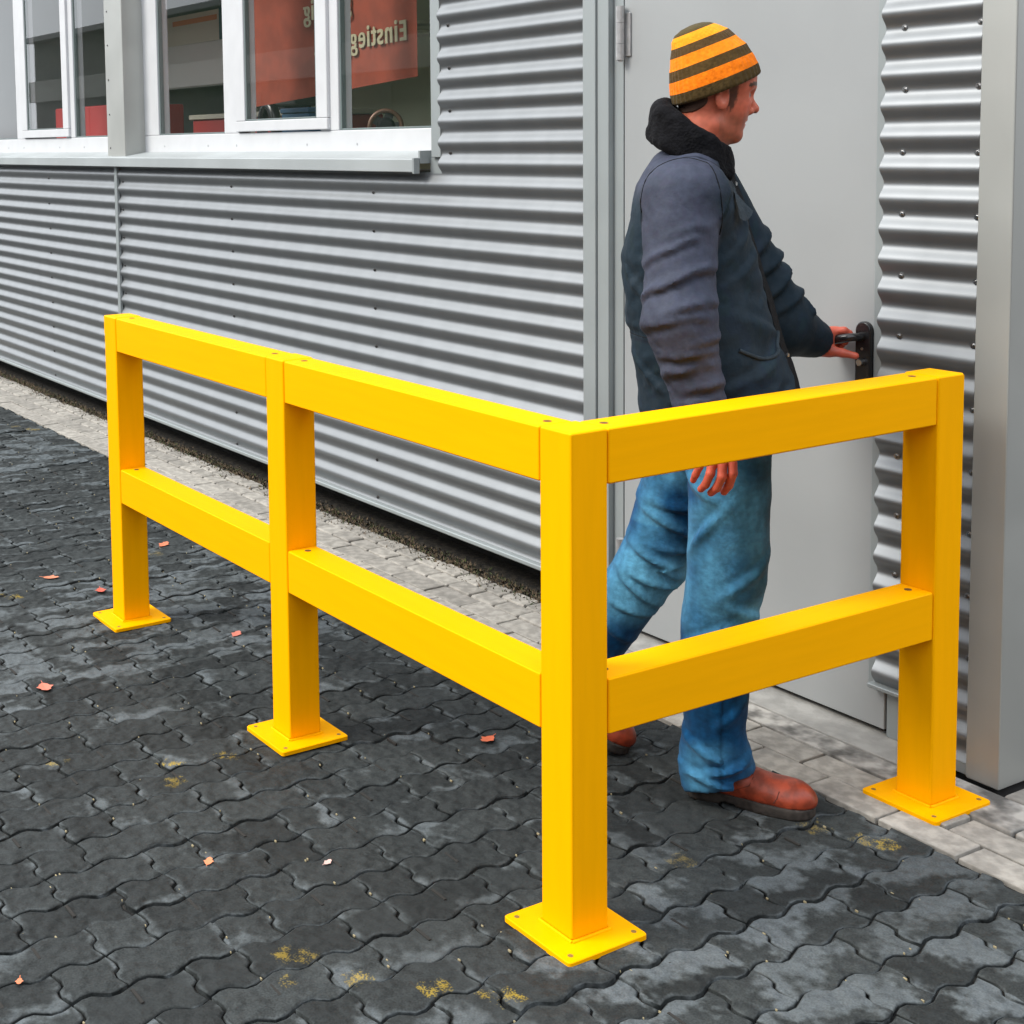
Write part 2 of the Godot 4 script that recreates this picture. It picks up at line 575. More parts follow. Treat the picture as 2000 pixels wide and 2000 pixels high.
func build_ground() -> void:
	var pm := PlaneMesh.new()
	pm.size = Vector2(160, 160)
	var g := structure("ground", pm, varied(lin(0.05, 0.05, 0.048), 0.95, 0.0, 51, 0.4, 1.1))
	g.position.y = -0.03
	# yard: sand bed with interlocking pavers
	var bed := new_st()
	quad(bed, Vector3(-9.2, -0.0105, EDGE), Vector3(1.7, -0.0105, EDGE), Vector3(1.7, -0.0105, 1.7), Vector3(-9.2, -0.0105, 1.7), Vector3.UP)
	var yard := structure("yard_paving", bed.commit(), varied(lin(0.022, 0.020, 0.016), 1.0, 0.0, 53, 0.75, 0.35, 0.05))
	mat.paver = plain(Color.WHITE, 0.72)
	mat.paver.metallic_specular = 0.22
	mat.paver.albedo_texture = paver_texture()
	mat.paver.uv1_triplanar = true
	mat.paver.uv1_world_triplanar = true
	mat.paver.uv1_scale = Vector3.ONE / 2.7
	mat.paver.uv1_offset = Vector3(1.75, 0.0, 1.25) / 2.7
	mat.paver.uv1_triplanar_sharpness = 4.0
	mat.paver.normal_enabled = true
	mat.paver.normal_texture = noise_tex(57, 0.08, Color.BLACK, Color.WHITE, 512, 5, true, 5.0)
	mat.paver.normal_scale = 0.55
	var shapes := {}
	for long_ in [true, false]:
		var st := new_st()
		slab(st, shrink(paver_outline(long_), 0.0024), 0.0, -0.028, 0.0058, 0.0036)
		shapes[long_] = st.commit()
	var slot_st := new_st()
	rbox(slot_st, Vector3(-0.0022, -0.004, -0.0), Vector3(0.0022, 0.0006, 0.001), 0.0005)
	var spots := []
	for k in range(-77, 22):
		var x := X0 + k * PITCH
		var j := -16
		while j < 30:
			# unit j covers z from Z0 - j * UNIT down; the short block sits where (j + k + 1) % 3 == 0
			var m := posmod(j + k + 1, 3)
			if m == 2:
				j += 1
				continue
			var long_ := m == 1
			var z := Z0 - j * UNIT
			var length := (2 if long_ else 1) * UNIT
			if z - length * 0.1 > EDGE and z < 1.65 and x > -9.1 and x < 1.6:
				spots.append([x, z, long_, z - length - 0.012 < EDGE])
			j += 1
	# the nearest ones in view are pieces of their own, the rest one field
	var eye := Vector3(2.02, 1.56, 1.75)
	for s in spots:
		var p := Vector3(s[0] + PITCH * 0.5, 0.0, s[1] - UNIT)
		var q := (p - eye) * Basis(Vector3(0.48877861, -0.02103892, -0.87215413), Vector3(-0.06675647, 0.99587612, -0.06143558), Vector3(0.86985001, 0.08825033, 0.48535846))
		var sx := q.x / -q.z - 0.16525
		var sy := q.y / -q.z + 0.17303
		var seen := q.z < 0.0 and absf(sx) < 0.39 and absf(sy) < 0.39
		s.append(eye.distance_to(p) if seen else 1000.0 + eye.distance_to(p))
	spots.sort_custom(func(a, b): return a[4] < b[4])
	var rest := new_st()
	var n := 0
	for s in spots:
		var xf := Transform3D(Basis.from_euler(Vector3(rng.randfn(0, 0.009), 0, rng.randfn(0, 0.012))), Vector3(s[0], rng.randfn(0.0, 0.0015), s[1]))
		var mesh: ArrayMesh = shapes[s[2]]
		if s[3]:
			var poly := shrink(paver_outline(s[2]), 0.0019)
			var lim := EDGE - float(s[1])
			var keep := Geometry2D.intersect_polygons(poly, PackedVector2Array([Vector2(-1, lim), Vector2(1, lim), Vector2(1, 1), Vector2(-1, 1)]))
			if keep.is_empty():
				continue
			var st := new_st()
			slab(st, keep[0], 0.0, -0.028, 0.004, 0.004)
			mesh = st.commit()
			xf.basis = Basis.IDENTITY
		if n < 290:
			var o := put(yard, "paver", mesh, mat.paver)
			o.transform = xf
			n += 1
		else:
			rest.append_from(mesh, 0, xf)
	put(yard, "paver_field", rest.commit(), mat.paver).set_meta("kind", "stuff")
	# dummy grooves pressed into the long pavers, filled with grit
	var grooves := new_st()
	for s in spots:
		if s[2] and not s[3] and rng.randf() < 0.8:
			var cx: float = s[0] + PITCH * (0.30 + 0.1 * rng.randf())
			var cz: float = s[1] - UNIT + 0.001
			var w := 0.020 + 0.006 * rng.randf()
			rbox(grooves, Vector3(cx - w, -0.006, cz - 0.0034), Vector3(cx + w, 0.0012, cz + 0.0034), 0.001)
	put(yard, "groove_grit", grooves.commit(), plain(lin(0.018, 0.017, 0.015), 1.0)).set_meta("kind", "stuff")
	# grit caught in the joints
	var grit := new_st()
	for s in spots:
		if s[4] > 1000.0:
			continue
		for k in rng.randi_range(0, 2):
			var gx: float = s[0] + (0.2 + 0.6 * rng.randf()) * PITCH
			var gz: float = s[1] + rng.randfn(0, 0.004)
			if rng.randf() < 0.5:
				gx = s[0] + rng.randfn(0, 0.005)
				gz = s[1] - rng.randf() * 0.2
			if gz < EDGE + 0.01:
				continue
			var r := 0.0008 + 0.0012 * rng.randf()
			rbox(grit, Vector3(gx - r * 2.2, -0.004, gz - r), Vector3(gx + r * 2.2, -0.001 + r, gz + r), r * 0.6)
	put(yard, "grit", grit.commit(), plain(lin(0.26, 0.22, 0.13), 0.9)).set_meta("kind", "stuff")
	# pale edging stones along the wall, two rows, then a row of small setts
	var eb := new_st()
	quad(eb, Vector3(-9.2, -0.014, -1.29), Vector3(1.7, -0.014, -1.29), Vector3(1.7, -0.014, EDGE), Vector3(-9.2, -0.014, EDGE), Vector3.UP)
	var edging := structure("edging_strip", eb.commit(), varied(lin(0.07, 0.06, 0.045), 1.0, 0.0, 59, 0.6, 0.3))
	var tones := []
	for k in 4:
		var sh := 0.86 + 0.09 * k
		tones.append(varied(lin(0.335 * sh, 0.315 * sh, 0.28 * sh), 0.9, 0.0, 61 + k * 3, 0.16, 0.37, 0.03, 0.15))
	var stones := {}
	for row in [["edging_stone", 0.2, 0.0895, EDGE - 0.003, -2.33 + 0.09], ["edging_stone", 0.2, 0.0905, -1.0175, -2.33], ["sett", 0.1275, 0.078, -1.116, -2.703], ["sett", 0.1275, 0.076, -1.199, -2.64]]:
		var st := new_st()
		var w: float = row[1] - 0.005
		rbox(st, Vector3(0.0, -0.03, -row[2]), Vector3(w, 0.0, 0.0), 0.008 if row[0] == "sett" else 0.004)
		var mesh := st.commit()
		var x: float = row[4] - ceilf((row[4] + 8.4) / row[1]) * row[1]
		while x < 1.5:
			if row[0] != "sett" or x < -1.45:
				var o := put(edging, row[0], mesh, tones[rng.randi() % 4])
				o.position = Vector3(x, rng.randfn(0.0005, 0.0012), row[3])
				o.rotation = Vector3(rng.randfn(0, 0.006), rng.randfn(0, 0.004), rng.randfn(0, 0.004))
			x += row[1]
	for k in 5:   # larger mottled stones beside the building corner
		var st := new_st()
		rbox(st, Vector3(0, -0.04, -0.142), Vector3(0.296, 0.004, 0.0), 0.006)
		put(edging, "kerb_stone", st.commit(), mat.worn, Vector3(-0.14 + 0.3 * k, 0.0, -1.118))
		var st2 := new_st()
		rbox(st2, Vector3(0, -0.04, -0.2), Vector3(0.29, 0.002, 0.0), 0.006)
		put(edging, "kerb_stone", st2.commit(), tones[k % 4], Vector3(0.035 + 0.3 * k, 0.0, -1.266))
	# concrete step at the door: a smooth sill and a worn haunch before it
	var step := structure("door_step", box_mesh(Vector3(-1.42, -0.05, -1.55), Vector3(-0.145, 0.008, -1.1935), 0.004), varied(lin(0.33, 0.325, 0.305), 0.88, 0.0, 71, 0.12, 0.5, 0.02, 0.12))
	put(step, "worn_concrete_strip", box_mesh(Vector3(-1.43, -0.05, -1.191), Vector3(-0.146, 0.005, -1.1115), 0.004), mat.worn)
	# soil and moss under the raised wall
	var soil := new_st()
	quad(soil, Vector3(-9.2, -0.006, -1.75), Vector3(-1.42, -0.006, -1.75), Vector3(-1.42, -0.006, -1.262), Vector3(-9.2, -0.006, -1.262), Vector3.UP)
	structure("soil", soil.commit(), varied(lin(0.035, 0.029, 0.020), 1.0, 0.0, 73, 0.6, 0.3, 0.04, 0.6))
	var moss := new_st()
	for k in 9000:
		var x := -8.6 + 7.15 * pow(rng.randf(), 0.8)
		var z := -1.292 + rng.randfn(0.0, 0.026) + (0.06 if rng.randf() < 0.03 else 0.0)
		if z < -1.42:
			continue
		var h := 0.004 + 0.009 * rng.randf()
		var a := rng.randf() * TAU
		var w := Vector3(cos(a), 0, sin(a)) * (0.002 + 0.003 * rng.randf())
		var tip := Vector3(rng.randfn(0, 0.007), h, rng.randfn(0, 0.007))
		var p := Vector3(x, -0.002, z)
		var nn := Vector3(rng.randfn(0, 0.4), 1, rng.randfn(0, 0.4)).normalized()
		var sh := 0.5 + 0.7 * rng.randf()
		moss.set_color(Color(0.12 * sh, 0.088 * sh, 0.055 * sh) if rng.randf() < 0.75 else Color(0.05 * sh, 0.065 * sh, 0.022 * sh))
		tri(moss, p - w, p + w, p + tip, nn, nn, nn)
	var mm := plain(Color.WHITE, 1.0)
	mm.vertex_color_use_as_albedo = true
	var mo := put(self, "moss", moss.commit(), mm)
	mo.set_meta("kind", "stuff")
	tag(mo, "brownish moss and dry growth on the soil under the raised cladding", "moss")

# ---------------------------------------------------------------- workshop
const CREST := 1.2258
const PERIOD := 0.0752
const AMP := 0.0092
const SHEET := -1.2855

func sheet_mesh(x0: float, x1: float, y0: float, y1: float) -> ArrayMesh:
	var st := new_st()
	var rows := int(ceil((y1 - y0) / PERIOD * 14.0))
	var cols := maxi(1, int((x1 - x0) / 0.8))
	var thick := 0.0012
	var pos := func(y: float) -> float: return SHEET + AMP * cos(TAU * (y - CREST) / PERIOD)
	var nor := func(y: float) -> Vector3: return Vector3(0, AMP * TAU / PERIOD * sin(TAU * (y - CREST) / PERIOD), 1.0).normalized()
	for i in rows:
		var ya := lerpf(y0, y1, float(i) / rows)
		var yb := lerpf(y0, y1, float(i + 1) / rows)
		var za: float = pos.call(ya)
		var zb: float = pos.call(yb)
		var na: Vector3 = nor.call(ya)
		var nb: Vector3 = nor.call(yb)
		for j in cols:
			var xa := lerpf(x0, x1, float(j) / cols)
			var xb := lerpf(x0, x1, float(j + 1) / cols)
			quad4(st, Vector3(xa, ya, za), Vector3(xb, ya, za), Vector3(xb, yb, zb), Vector3(xa, yb, zb), na, na, nb, nb)
			quad4(st, Vector3(xa, ya, za - thick), Vector3(xb, ya, za - thick), Vector3(xb, yb, zb - thick), Vector3(xa, yb, zb - thick), -na, -na, -nb, -nb)
		for e in [[x0, Vector3(-1, 0, 0)], [x1, Vector3(1, 0, 0)]]:
			quad(st, Vector3(e[0], ya, za), Vector3(e[0], yb, zb), Vector3(e[0], yb, zb - thick), Vector3(e[0], ya, za - thick), e[1])
	return st.commit()

func screws_mesh(list: Array, r: float) -> ArrayMesh:
	var st := new_st()
	for p in list:
		tube(st, [p + Vector3(0, 0, -0.001), p + Vector3(0, 0, 0.002)], [r * 1.5, r * 1.5], 10)
		tube(st, [p + Vector3(0, 0, 0.002), p + Vector3(0, 0, 0.0045), p + Vector3(0, 0, 0.0065)], [r, r, r * 0.6], 6)
	return st.commit()

func build_window(parent: Node, shift: float) -> void:
	var z := -1.39
	var y0 := 1.49
	var top := 2.8
	var g0 := 1.582
	var at := Vector3(shift, 0, 0)
	var st := new_st()
	rbox(st, Vector3(-5.0, y0, z - 0.07), Vector3(-2.2, g0, z), 0.004)
	rbox(st, Vector3(-5.0, g0, z - 0.07), Vector3(-4.822, top, z - 0.0005), 0.004)
	rbox(st, Vector3(-4.074, g0, z - 0.07), Vector3(-3.93, top, z - 0.0005), 0.004)
	rbox(st, Vector3(-3.19, g0, z - 0.07), Vector3(-3.04, top, z - 0.0005), 0.004)
	rbox(st, Vector3(-2.29, g0, z - 0.07), Vector3(-2.2, top, z - 0.0005), 0.004)
	rbox(st, Vector3(-5.0, top, z - 0.07), Vector3(-2.2, top + 0.09, z), 0.004)
	var w := put(parent, "window", st.commit(), mat.pvc, at)
	var capm := tube_mesh([Vector3(0, 0, -0.001), Vector3(0, 0, 0.0015)], [0.006, 0.005], 8)
	for x in [-4.75, -4.25, -3.95, -3.3, -2.9, -2.32]:
		put(w, "drain_cap", capm, mat.drain, Vector3(x, 1.525, z))
	var sash := new_st()
	var zs := z + 0.016
	rbox(sash, Vector3(-3.928, 1.588, z - 0.05), Vector3(-3.105, 1.636, zs), 0.004)
	rbox(sash, Vector3(-3.928, 1.636, z - 0.05), Vector3(-3.836, top - 0.06, zs - 0.0005), 0.004)
	rbox(sash, Vector3(-3.195, 1.636, z - 0.05), Vector3(-3.105, top - 0.06, zs - 0.0005), 0.004)
	rbox(sash, Vector3(-3.928, top - 0.06, z - 0.05), Vector3(-3.105, top - 0.002, zs), 0.004)
	put(w, "sash", sash.commit(), mat.pvc)
	for p in [[-4.822, -4.074, g0, -0.012], [-3.836, -3.195, 1.636, 0.006], [-3.04, -2.29, g0, -0.012]]:
		var zp: float = z + p[3]
		var pane := new_st()
		quad(pane, Vector3(p[0] - 0.004, p[2] - 0.004, zp), Vector3(p[1] + 0.004, p[2] - 0.004, zp), Vector3(p[1] + 0.004, top + 0.004, zp), Vector3(p[0] - 0.004, top + 0.004, zp), Vector3(0, 0, 1))
		put(w, "pane", pane.commit(), mat.glass)
		var gk := new_st()
		for side in [[p[0], p[0] + 0.012], [p[1] - 0.012, p[1]]]:
			rbox(gk, Vector3(side[0], p[2], zp - 0.02), Vector3(side[1], top, zp + 0.004), 0.002)
		rbox(gk, Vector3(p[0] + 0.012, p[2], zp - 0.02), Vector3(p[1] - 0.012, p[2] + 0.008, zp + 0.004), 0.002)
		put(w, "gasket", gk.commit(), mat.gasket)

func build_workshop() -> void:
	var b := thing("workshop_building", "grey metal clad workshop with corrugated walls, white windows and a plain steel door", "building", Vector3(-4.5, 0, -1.4))
	var at := -b.position
	# carcass behind the cladding
	for w in [[-9.5, -1.38, 0.13, 1.42, -1.56, -1.305], [-2.2, -1.38, 1.4205, 3.2, -1.56, -1.3055], [-9.5, -2.201, 2.86, 3.2, -1.56, -1.3065], [-1.379, -0.301, 2.13, 3.2, -1.56, -1.36], [-0.30, 0.0, 0.02, 3.2, -1.56, -1.33], [-9.5, 0.0, 0.12, 3.2, -6.7, -6.5], [-9.7, -9.5, 0.12, 3.2, -6.5, -1.31], [-0.2, 0.0, 0.02, 3.2, -6.5, -1.56], [-1.9, -1.8, 0.13, 3.05, -6.5, -1.56]]:
		put(b, "wall", box_mesh(Vector3(w[0], w[2], w[4]), Vector3(w[1], w[3], w[5]), 0.001), mat.room if w[0] == -1.9 else mat.trim, at)
	put(b, "roof", box_mesh(Vector3(-9.8, 3.2, -6.8), Vector3(0.03, 3.34, -1.27), 0.01), mat.trim, at)
	put(b, "floor", box_mesh(Vector3(-9.5, 0.55, -6.5), Vector3(-1.9, 0.65, -1.56), 0.002), plain(lin(0.25, 0.25, 0.22), 0.8), at)
	put(b, "ceiling", box_mesh(Vector3(-9.5, 3.05, -6.5), Vector3(-1.9, 3.12, -1.56), 0.002), plain(lin(0.7, 0.7, 0.66), 0.9), at)
	put(b, "partition", box_mesh(Vector3(-9.5, 0.65, -4.3), Vector3(-1.9, 3.05, -4.2), 0.002), mat.room, at)
	put(b, "plinth", box_mesh(Vector3(-9.5, -0.05, -1.9), Vector3(-1.43, 0.12, -1.46), 0.002), mat.plinth, at)
	# cladding
	var left := put(b, "cladding_sheet", sheet_mesh(-9.5, -5.152, 0.122, 1.416), mat.clad, at)
	var mid := put(b, "cladding_sheet", sheet_mesh(-5.128, -1.416, 0.122, 1.416), mat.clad, at)
	var upper := put(b, "cladding_sheet", sheet_mesh(-2.186, -1.416, 1.416, 3.2), mat.clad, at)
	put(b, "cladding_sheet", sheet_mesh(-9.5, -2.188, 2.90, 3.2), mat.clad, at)
	var right := put(b, "cladding_sheet", sheet_mesh(-0.336, -0.0685, 0.146, 3.2), mat.clad, at)
	put(b, "cladding_sheet", sheet_mesh(-0.135, -0.0685, 0.034, 0.146), mat.clad, at)
	var valley := SHEET - AMP + 0.0008
	var rows := []
	for k in range(-7, 20):
		rows.append(1.039 + 0.1504 * k)
	for e in [[left, [-6.22, -7.4], 0.13, 1.40], [mid, [-3.83, -2.635, -5.09], 0.13, 1.40], [upper, [-2.137], 1.42, 3.15], [right, [-0.2845, -0.0815], 0.16, 3.15]]:
		var list := []
		for x in e[1]:
			for y in rows:
				if y > e[2] and y < e[3]:
					list.append(Vector3(x + rng.randfn(0, 0.002), y + rng.randfn(0, 0.001), valley))
		put(e[0], "screws", screws_mesh(list, 0.0052 if e[0] == right else 0.0046), mat.steel if e[0] == right else mat.dark_steel).set_meta("kind", "stuff")
	put(b, "joint_cover", box_mesh(Vector3(-5.158, 0.122, -1.29), Vector3(-5.122, 1.43, -1.2725), 0.003), mat.trim, at)
	put(b, "drip_edge", box_mesh(Vector3(-9.5, 0.102, -1.31), Vector3(-1.416, 0.1215, -1.268), 0.006), mat.trim, at)
	put(b, "drip_edge", box_mesh(Vector3(-0.345, 0.134, -1.31), Vector3(-0.136, 0.1455, -1.27), 0.003), mat.trim, at)
	put(b, "drip_edge", box_mesh(Vector3(-0.136, 0.004, -1.30), Vector3(-0.068, 0.0335, -1.281), 0.003), mat.trim, at)
	put(b, "edge_strip", box_mesh(Vector3(-0.362, 0.134, -1.31), Vector3(-0.337, 3.2, -1.2975), 0.002), mat.trim, at)
	# corner trim
	put(b, "corner_cover", box_mesh(Vector3(-0.0675, 0.002, -1.56), Vector3(0.0195, 3.2, -1.2725), 0.004), mat.corner, at)
	# windows, pilaster between them, sill below
	build_window_pair(b, at)
	put(b, "pilaster_cover", box_mesh(Vector3(-5.187, 1.474, -1.50), Vector3(-4.993, 3.2, -1.272), 0.004), mat.corner, at)
	var fl := put(b, "pilaster_flange", box_mesh(Vector3(-5.246, 1.474, -1.30), Vector3(-5.189, 3.2, -1.279), 0.002), mat.corner, at)
	var fs := []
	for y in [1.52, 1.70, 1.885, 2.07, 2.25]:
		fs.append(Vector3(-5.20, y, -1.279))
	put(fl, "screws", screws_mesh(fs, 0.004), mat.dark_steel).set_meta("kind", "stuff")
	put(b, "jamb_cover", box_mesh(Vector3(-2.245, 1.474, -1.40), Vector3(-2.187, 3.2, -1.2885), 0.003), mat.trim, at)
	var sill := new_st()
	var za := -1.39
	var zb := -1.236
	var prof := [Vector2(za, 1.496), Vector2(zb - 0.004, 1.4705), Vector2(zb, 1.467), Vector2(zb, 1.424), Vector2(zb - 0.003, 1.421), Vector2(zb - 0.02, 1.421), Vector2(zb - 0.02, 1.455), Vector2(za, 1.48)]
	for i in prof.size():
		var p: Vector2 = prof[i]
		var q: Vector2 = prof[(i + 1) % prof.size()]
		var n := Vector3(0, -(q.x - p.x), q.y - p.y).normalized() * -1.0
		if i < 4:
			n = Vector3(0, (q.x - p.x), -(q.y - p.y)).normalized()
		quad(sill, Vector3(-9.5, p.y, p.x), Vector3(-2.285, p.y, p.x), Vector3(-2.285, q.y, q.x), Vector3(-9.5, q.y, q.x), n)
	var sl := put(b, "window_sill", sill.commit(), varied(lin(0.38, 0.41, 0.415), 0.45, 0.2, 24, 0.05, 1.4, 0.008), at)
	var capst := new_st()
	rbox(capst, Vector3(-2.2848, 1.416, -1.258), Vector3(-2.272, 1.474, -1.231), 0.002)
	rbox(capst, Vector3(-2.2848, 1.452, -1.40), Vector3(-2.2725, 1.5, -1.259), 0.002)
	put(sl, "end_cap", capst.commit(), mat.trim)
	put(sl, "upstand", box_mesh(Vector3(-2.2715, 1.40, -1.41), Vector3(-2.1865, 1.4735, -1.303), 0.002), mat.trim)
	# door frame, door
	var fr := new_st()
	rbox(fr, Vector3(-1.4155, 0.008, -1.34), Vector3(-1.358, 3.2, -1.2745), 0.002)
	rbox(fr, Vector3(-1.356, 0.008, -1.34), Vector3(-1.306, 2.12, -1.281), 0.002)
	rbox(fr, Vector3(-1.3045, 0.008, -1.35), Vector3(-1.263, 2.12, -1.302), 0.002)
	rbox(fr, Vector3(-1.356, 2.121, -1.34), Vector3(-0.3, 3.2, -1.281), 0.002)
	rbox(fr, Vector3(-0.309, 0.008, -1.35), Vector3(-0.262, 0.134, -1.302), 0.002)
	rbox(fr, Vector3(-0.309, 0.1345, -1.35), Vector3(-0.262, 2.12, -1.312), 0.002)
	put(b, "door_frame", fr.commit(), mat.trim, at)
	var door := put(b, "door", box_mesh(Vector3(-1.2575, 0.024, -1.345), Vector3(-0.3135, 2.117, -1.30), 0.0025), mat.door, at)
	put(b, "door_stop", box_mesh(Vector3(-1.2628, 0.023, -1.35), Vector3(-1.2577, 2.117, -1.318), 0.001), mat.gasket, at)
	put(b, "door_gap_seal", box_mesh(Vector3(-1.262, 0.009, -1.35), Vector3(-0.31, 0.022, -1.328), 0.001), mat.black, at)
	for y in [[1.768, 1.928], [0.175, 0.301]]:
		var hs := new_st()
		var hx := -1.254
		var hz := -1.280
		for seg in [[0.0, 0.30], [0.305, 0.69], [0.695, 1.0]]:
			tube(hs, [Vector3(hx, lerpf(y[0], y[1], seg[0]), hz), Vector3(hx, lerpf(y[0], y[1], seg[1]), hz)], [0.0128, 0.0128], 16)
		rbox(hs, Vector3(hx + 0.004, y[0] + 0.01, -1.30), Vector3(hx + 0.028, y[1] - 0.02, -1.293), 0.002)
		tube(hs, [Vector3(hx, y[0] - 0.006, hz), Vector3(hx, y[0] + 0.002, hz)], [0.008, 0.009], 12)
		put(door, "hinge", hs.commit(), varied(lin(0.5, 0.5, 0.5), 0.35, 0.6, 81, 0.1, 0.2))
	# handle: rounded black back plate, lever, key cylinder
	var hp := new_st()
	var cx := -0.3855
	var outline := []
	for k in 13:
		var a := PI * k / 12.0
		outline.append(Vector2(cx + 0.0232 * cos(a), 1.042 + 0.0232 * sin(a)))
	for k in 13:
		var a := PI + PI * k / 12.0
		outline.append(Vector2(cx + 0.0232 * cos(a), 0.842 + 0.0232 * sin(a)))
	for i in outline.size():
		var p: Vector2 = outline[i]
		var q: Vector2 = outline[(i + 1) % outline.size()]
		var c := Vector3(cx, clampf(p.y, 0.842, 1.042), 0)
		var np := (Vector3(p.x, p.y, 0) - c).normalized()
		var nq := (Vector3(q.x, q.y, 0) - Vector3(cx, clampf(q.y, 0.842, 1.042), 0)).normalized()
		var fz := Vector3(0, 0, 1)
		var pi_ := Vector3(p.x, p.y, -1.286) - np * 0.004
		var qi := Vector3(q.x, q.y, -1.286) - nq * 0.004
		tri(hp, Vector3(cx, 0.942, -1.286), pi_, qi, fz, fz, fz)
		quad4(hp, pi_, qi, Vector3(q.x, q.y, -1.290), Vector3(p.x, p.y, -1.290), fz, fz, nq, np)
		quad4(hp, Vector3(p.x, p.y, -1.290), Vector3(q.x, q.y, -1.290), Vector3(q.x, q.y, -1.3), Vector3(p.x, p.y, -1.3), np, nq, nq, np)
	tube(hp, [Vector3(cx, 1.028, -1.288), Vector3(cx, 1.028, -1.262), Vector3(cx - 0.004, 1.028, -1.250), Vector3(cx - 0.014, 1.026, -1.243), Vector3(cx - 0.030, 1.022, -1.240), Vector3(cx - 0.052, 1.017, -1.239), Vector3(cx - 0.058, 1.016, -1.239)], [0.011, 0.010, 0.0105, 0.0112, 0.0118, 0.0118, 0.006], 14)
	put(door, "handle", hp.commit(), mat.black)
	var kc := new_st()
	tube(kc, [Vector3(-0.3855, 0.962, -1.290), Vector3(-0.3855, 0.962, -1.276), Vector3(-0.3855, 0.962, -1.274)], [0.0105, 0.0100, 0.008], 16)
	tube(kc, [Vector3(-0.3855, 0.996, -1.290), Vector3(-0.3855, 0.996, -1.284)], [0.004, 0.0035], 10)
	put(door, "key_cylinder", kc.commit(), mat.steel)

func build_window_pair(b: Node3D, at: Vector3) -> void:
	build_window(b, at.x)
	build_window(b, at.x - 2.97)
	for c in b.get_children():
		if c.name.begins_with("window") and not c.name.begins_with("window_s"):
			c.position = Vector3(c.position.x, at.y, at.z)

func build_opposite() -> void:
	# the building across the yard, behind the photographer; it shows as reflections in the panes
	var b := thing("yard_building", "plain pale building across the yard, mirrored faintly in the window panes", "building", Vector3(-22, 0, 15))
	put(b, "wall", box_mesh(Vector3(-30, 0, 0), Vector3(30, 5.4, 8), 0.02), varied(lin(0.08, 0.085, 0.07), 0.9, 0.0, 91, 0.2, 3.0))
	put(b, "fascia", box_mesh(Vector3(-30.1, 3.1, -0.25), Vector3(30.1, 3.9, -0.01), 0.02), plain(lin(0.26, 0.26, 0.23), 0.8))
	put(b, "roof", box_mesh(Vector3(-30.2, 5.4, -0.4), Vector3(30.2, 5.6, 8.2), 0.02), plain(lin(0.2, 0.2, 0.2), 0.8))
	for k in 9:
		put(b, "gate", box_mesh(Vector3(-28.0 + k * 6.5, 0.02, -0.06), Vector3(-24.5 + k * 6.5, 2.8, 0.03), 0.02), plain(lin(0.06, 0.065, 0.06), 0.7))

func build_added_blocker() -> void:
	# unseen building added on the right to keep light off the side faces
	var b := thing("added_building", "unseen brownish brick building added on the right to shade the barrier, out of the picture", "building", Vector3(8.5, 0, 2))
	put(b, "wall", box_mesh(Vector3(0, 0, -14), Vector3(8, 4.6, 12), 0.02), varied(lin(0.34, 0.25, 0.19), 0.9, 0.0, 95, 0.2, 2.0))
	put(b, "roof", box_mesh(Vector3(-0.3, 4.6, -14.3), Vector3(8.3, 4.9, 12.3), 0.02), plain(lin(0.15, 0.14, 0.13), 0.8))
	for k in 6:
		put(b, "window", box_mesh(Vector3(-0.03, 1.2, -12.0 + k * 4.0), Vector3(0.04, 2.6, -10.4 + k * 4.0), 0.01), plain(lin(0.04, 0.05, 0.06), 0.1))

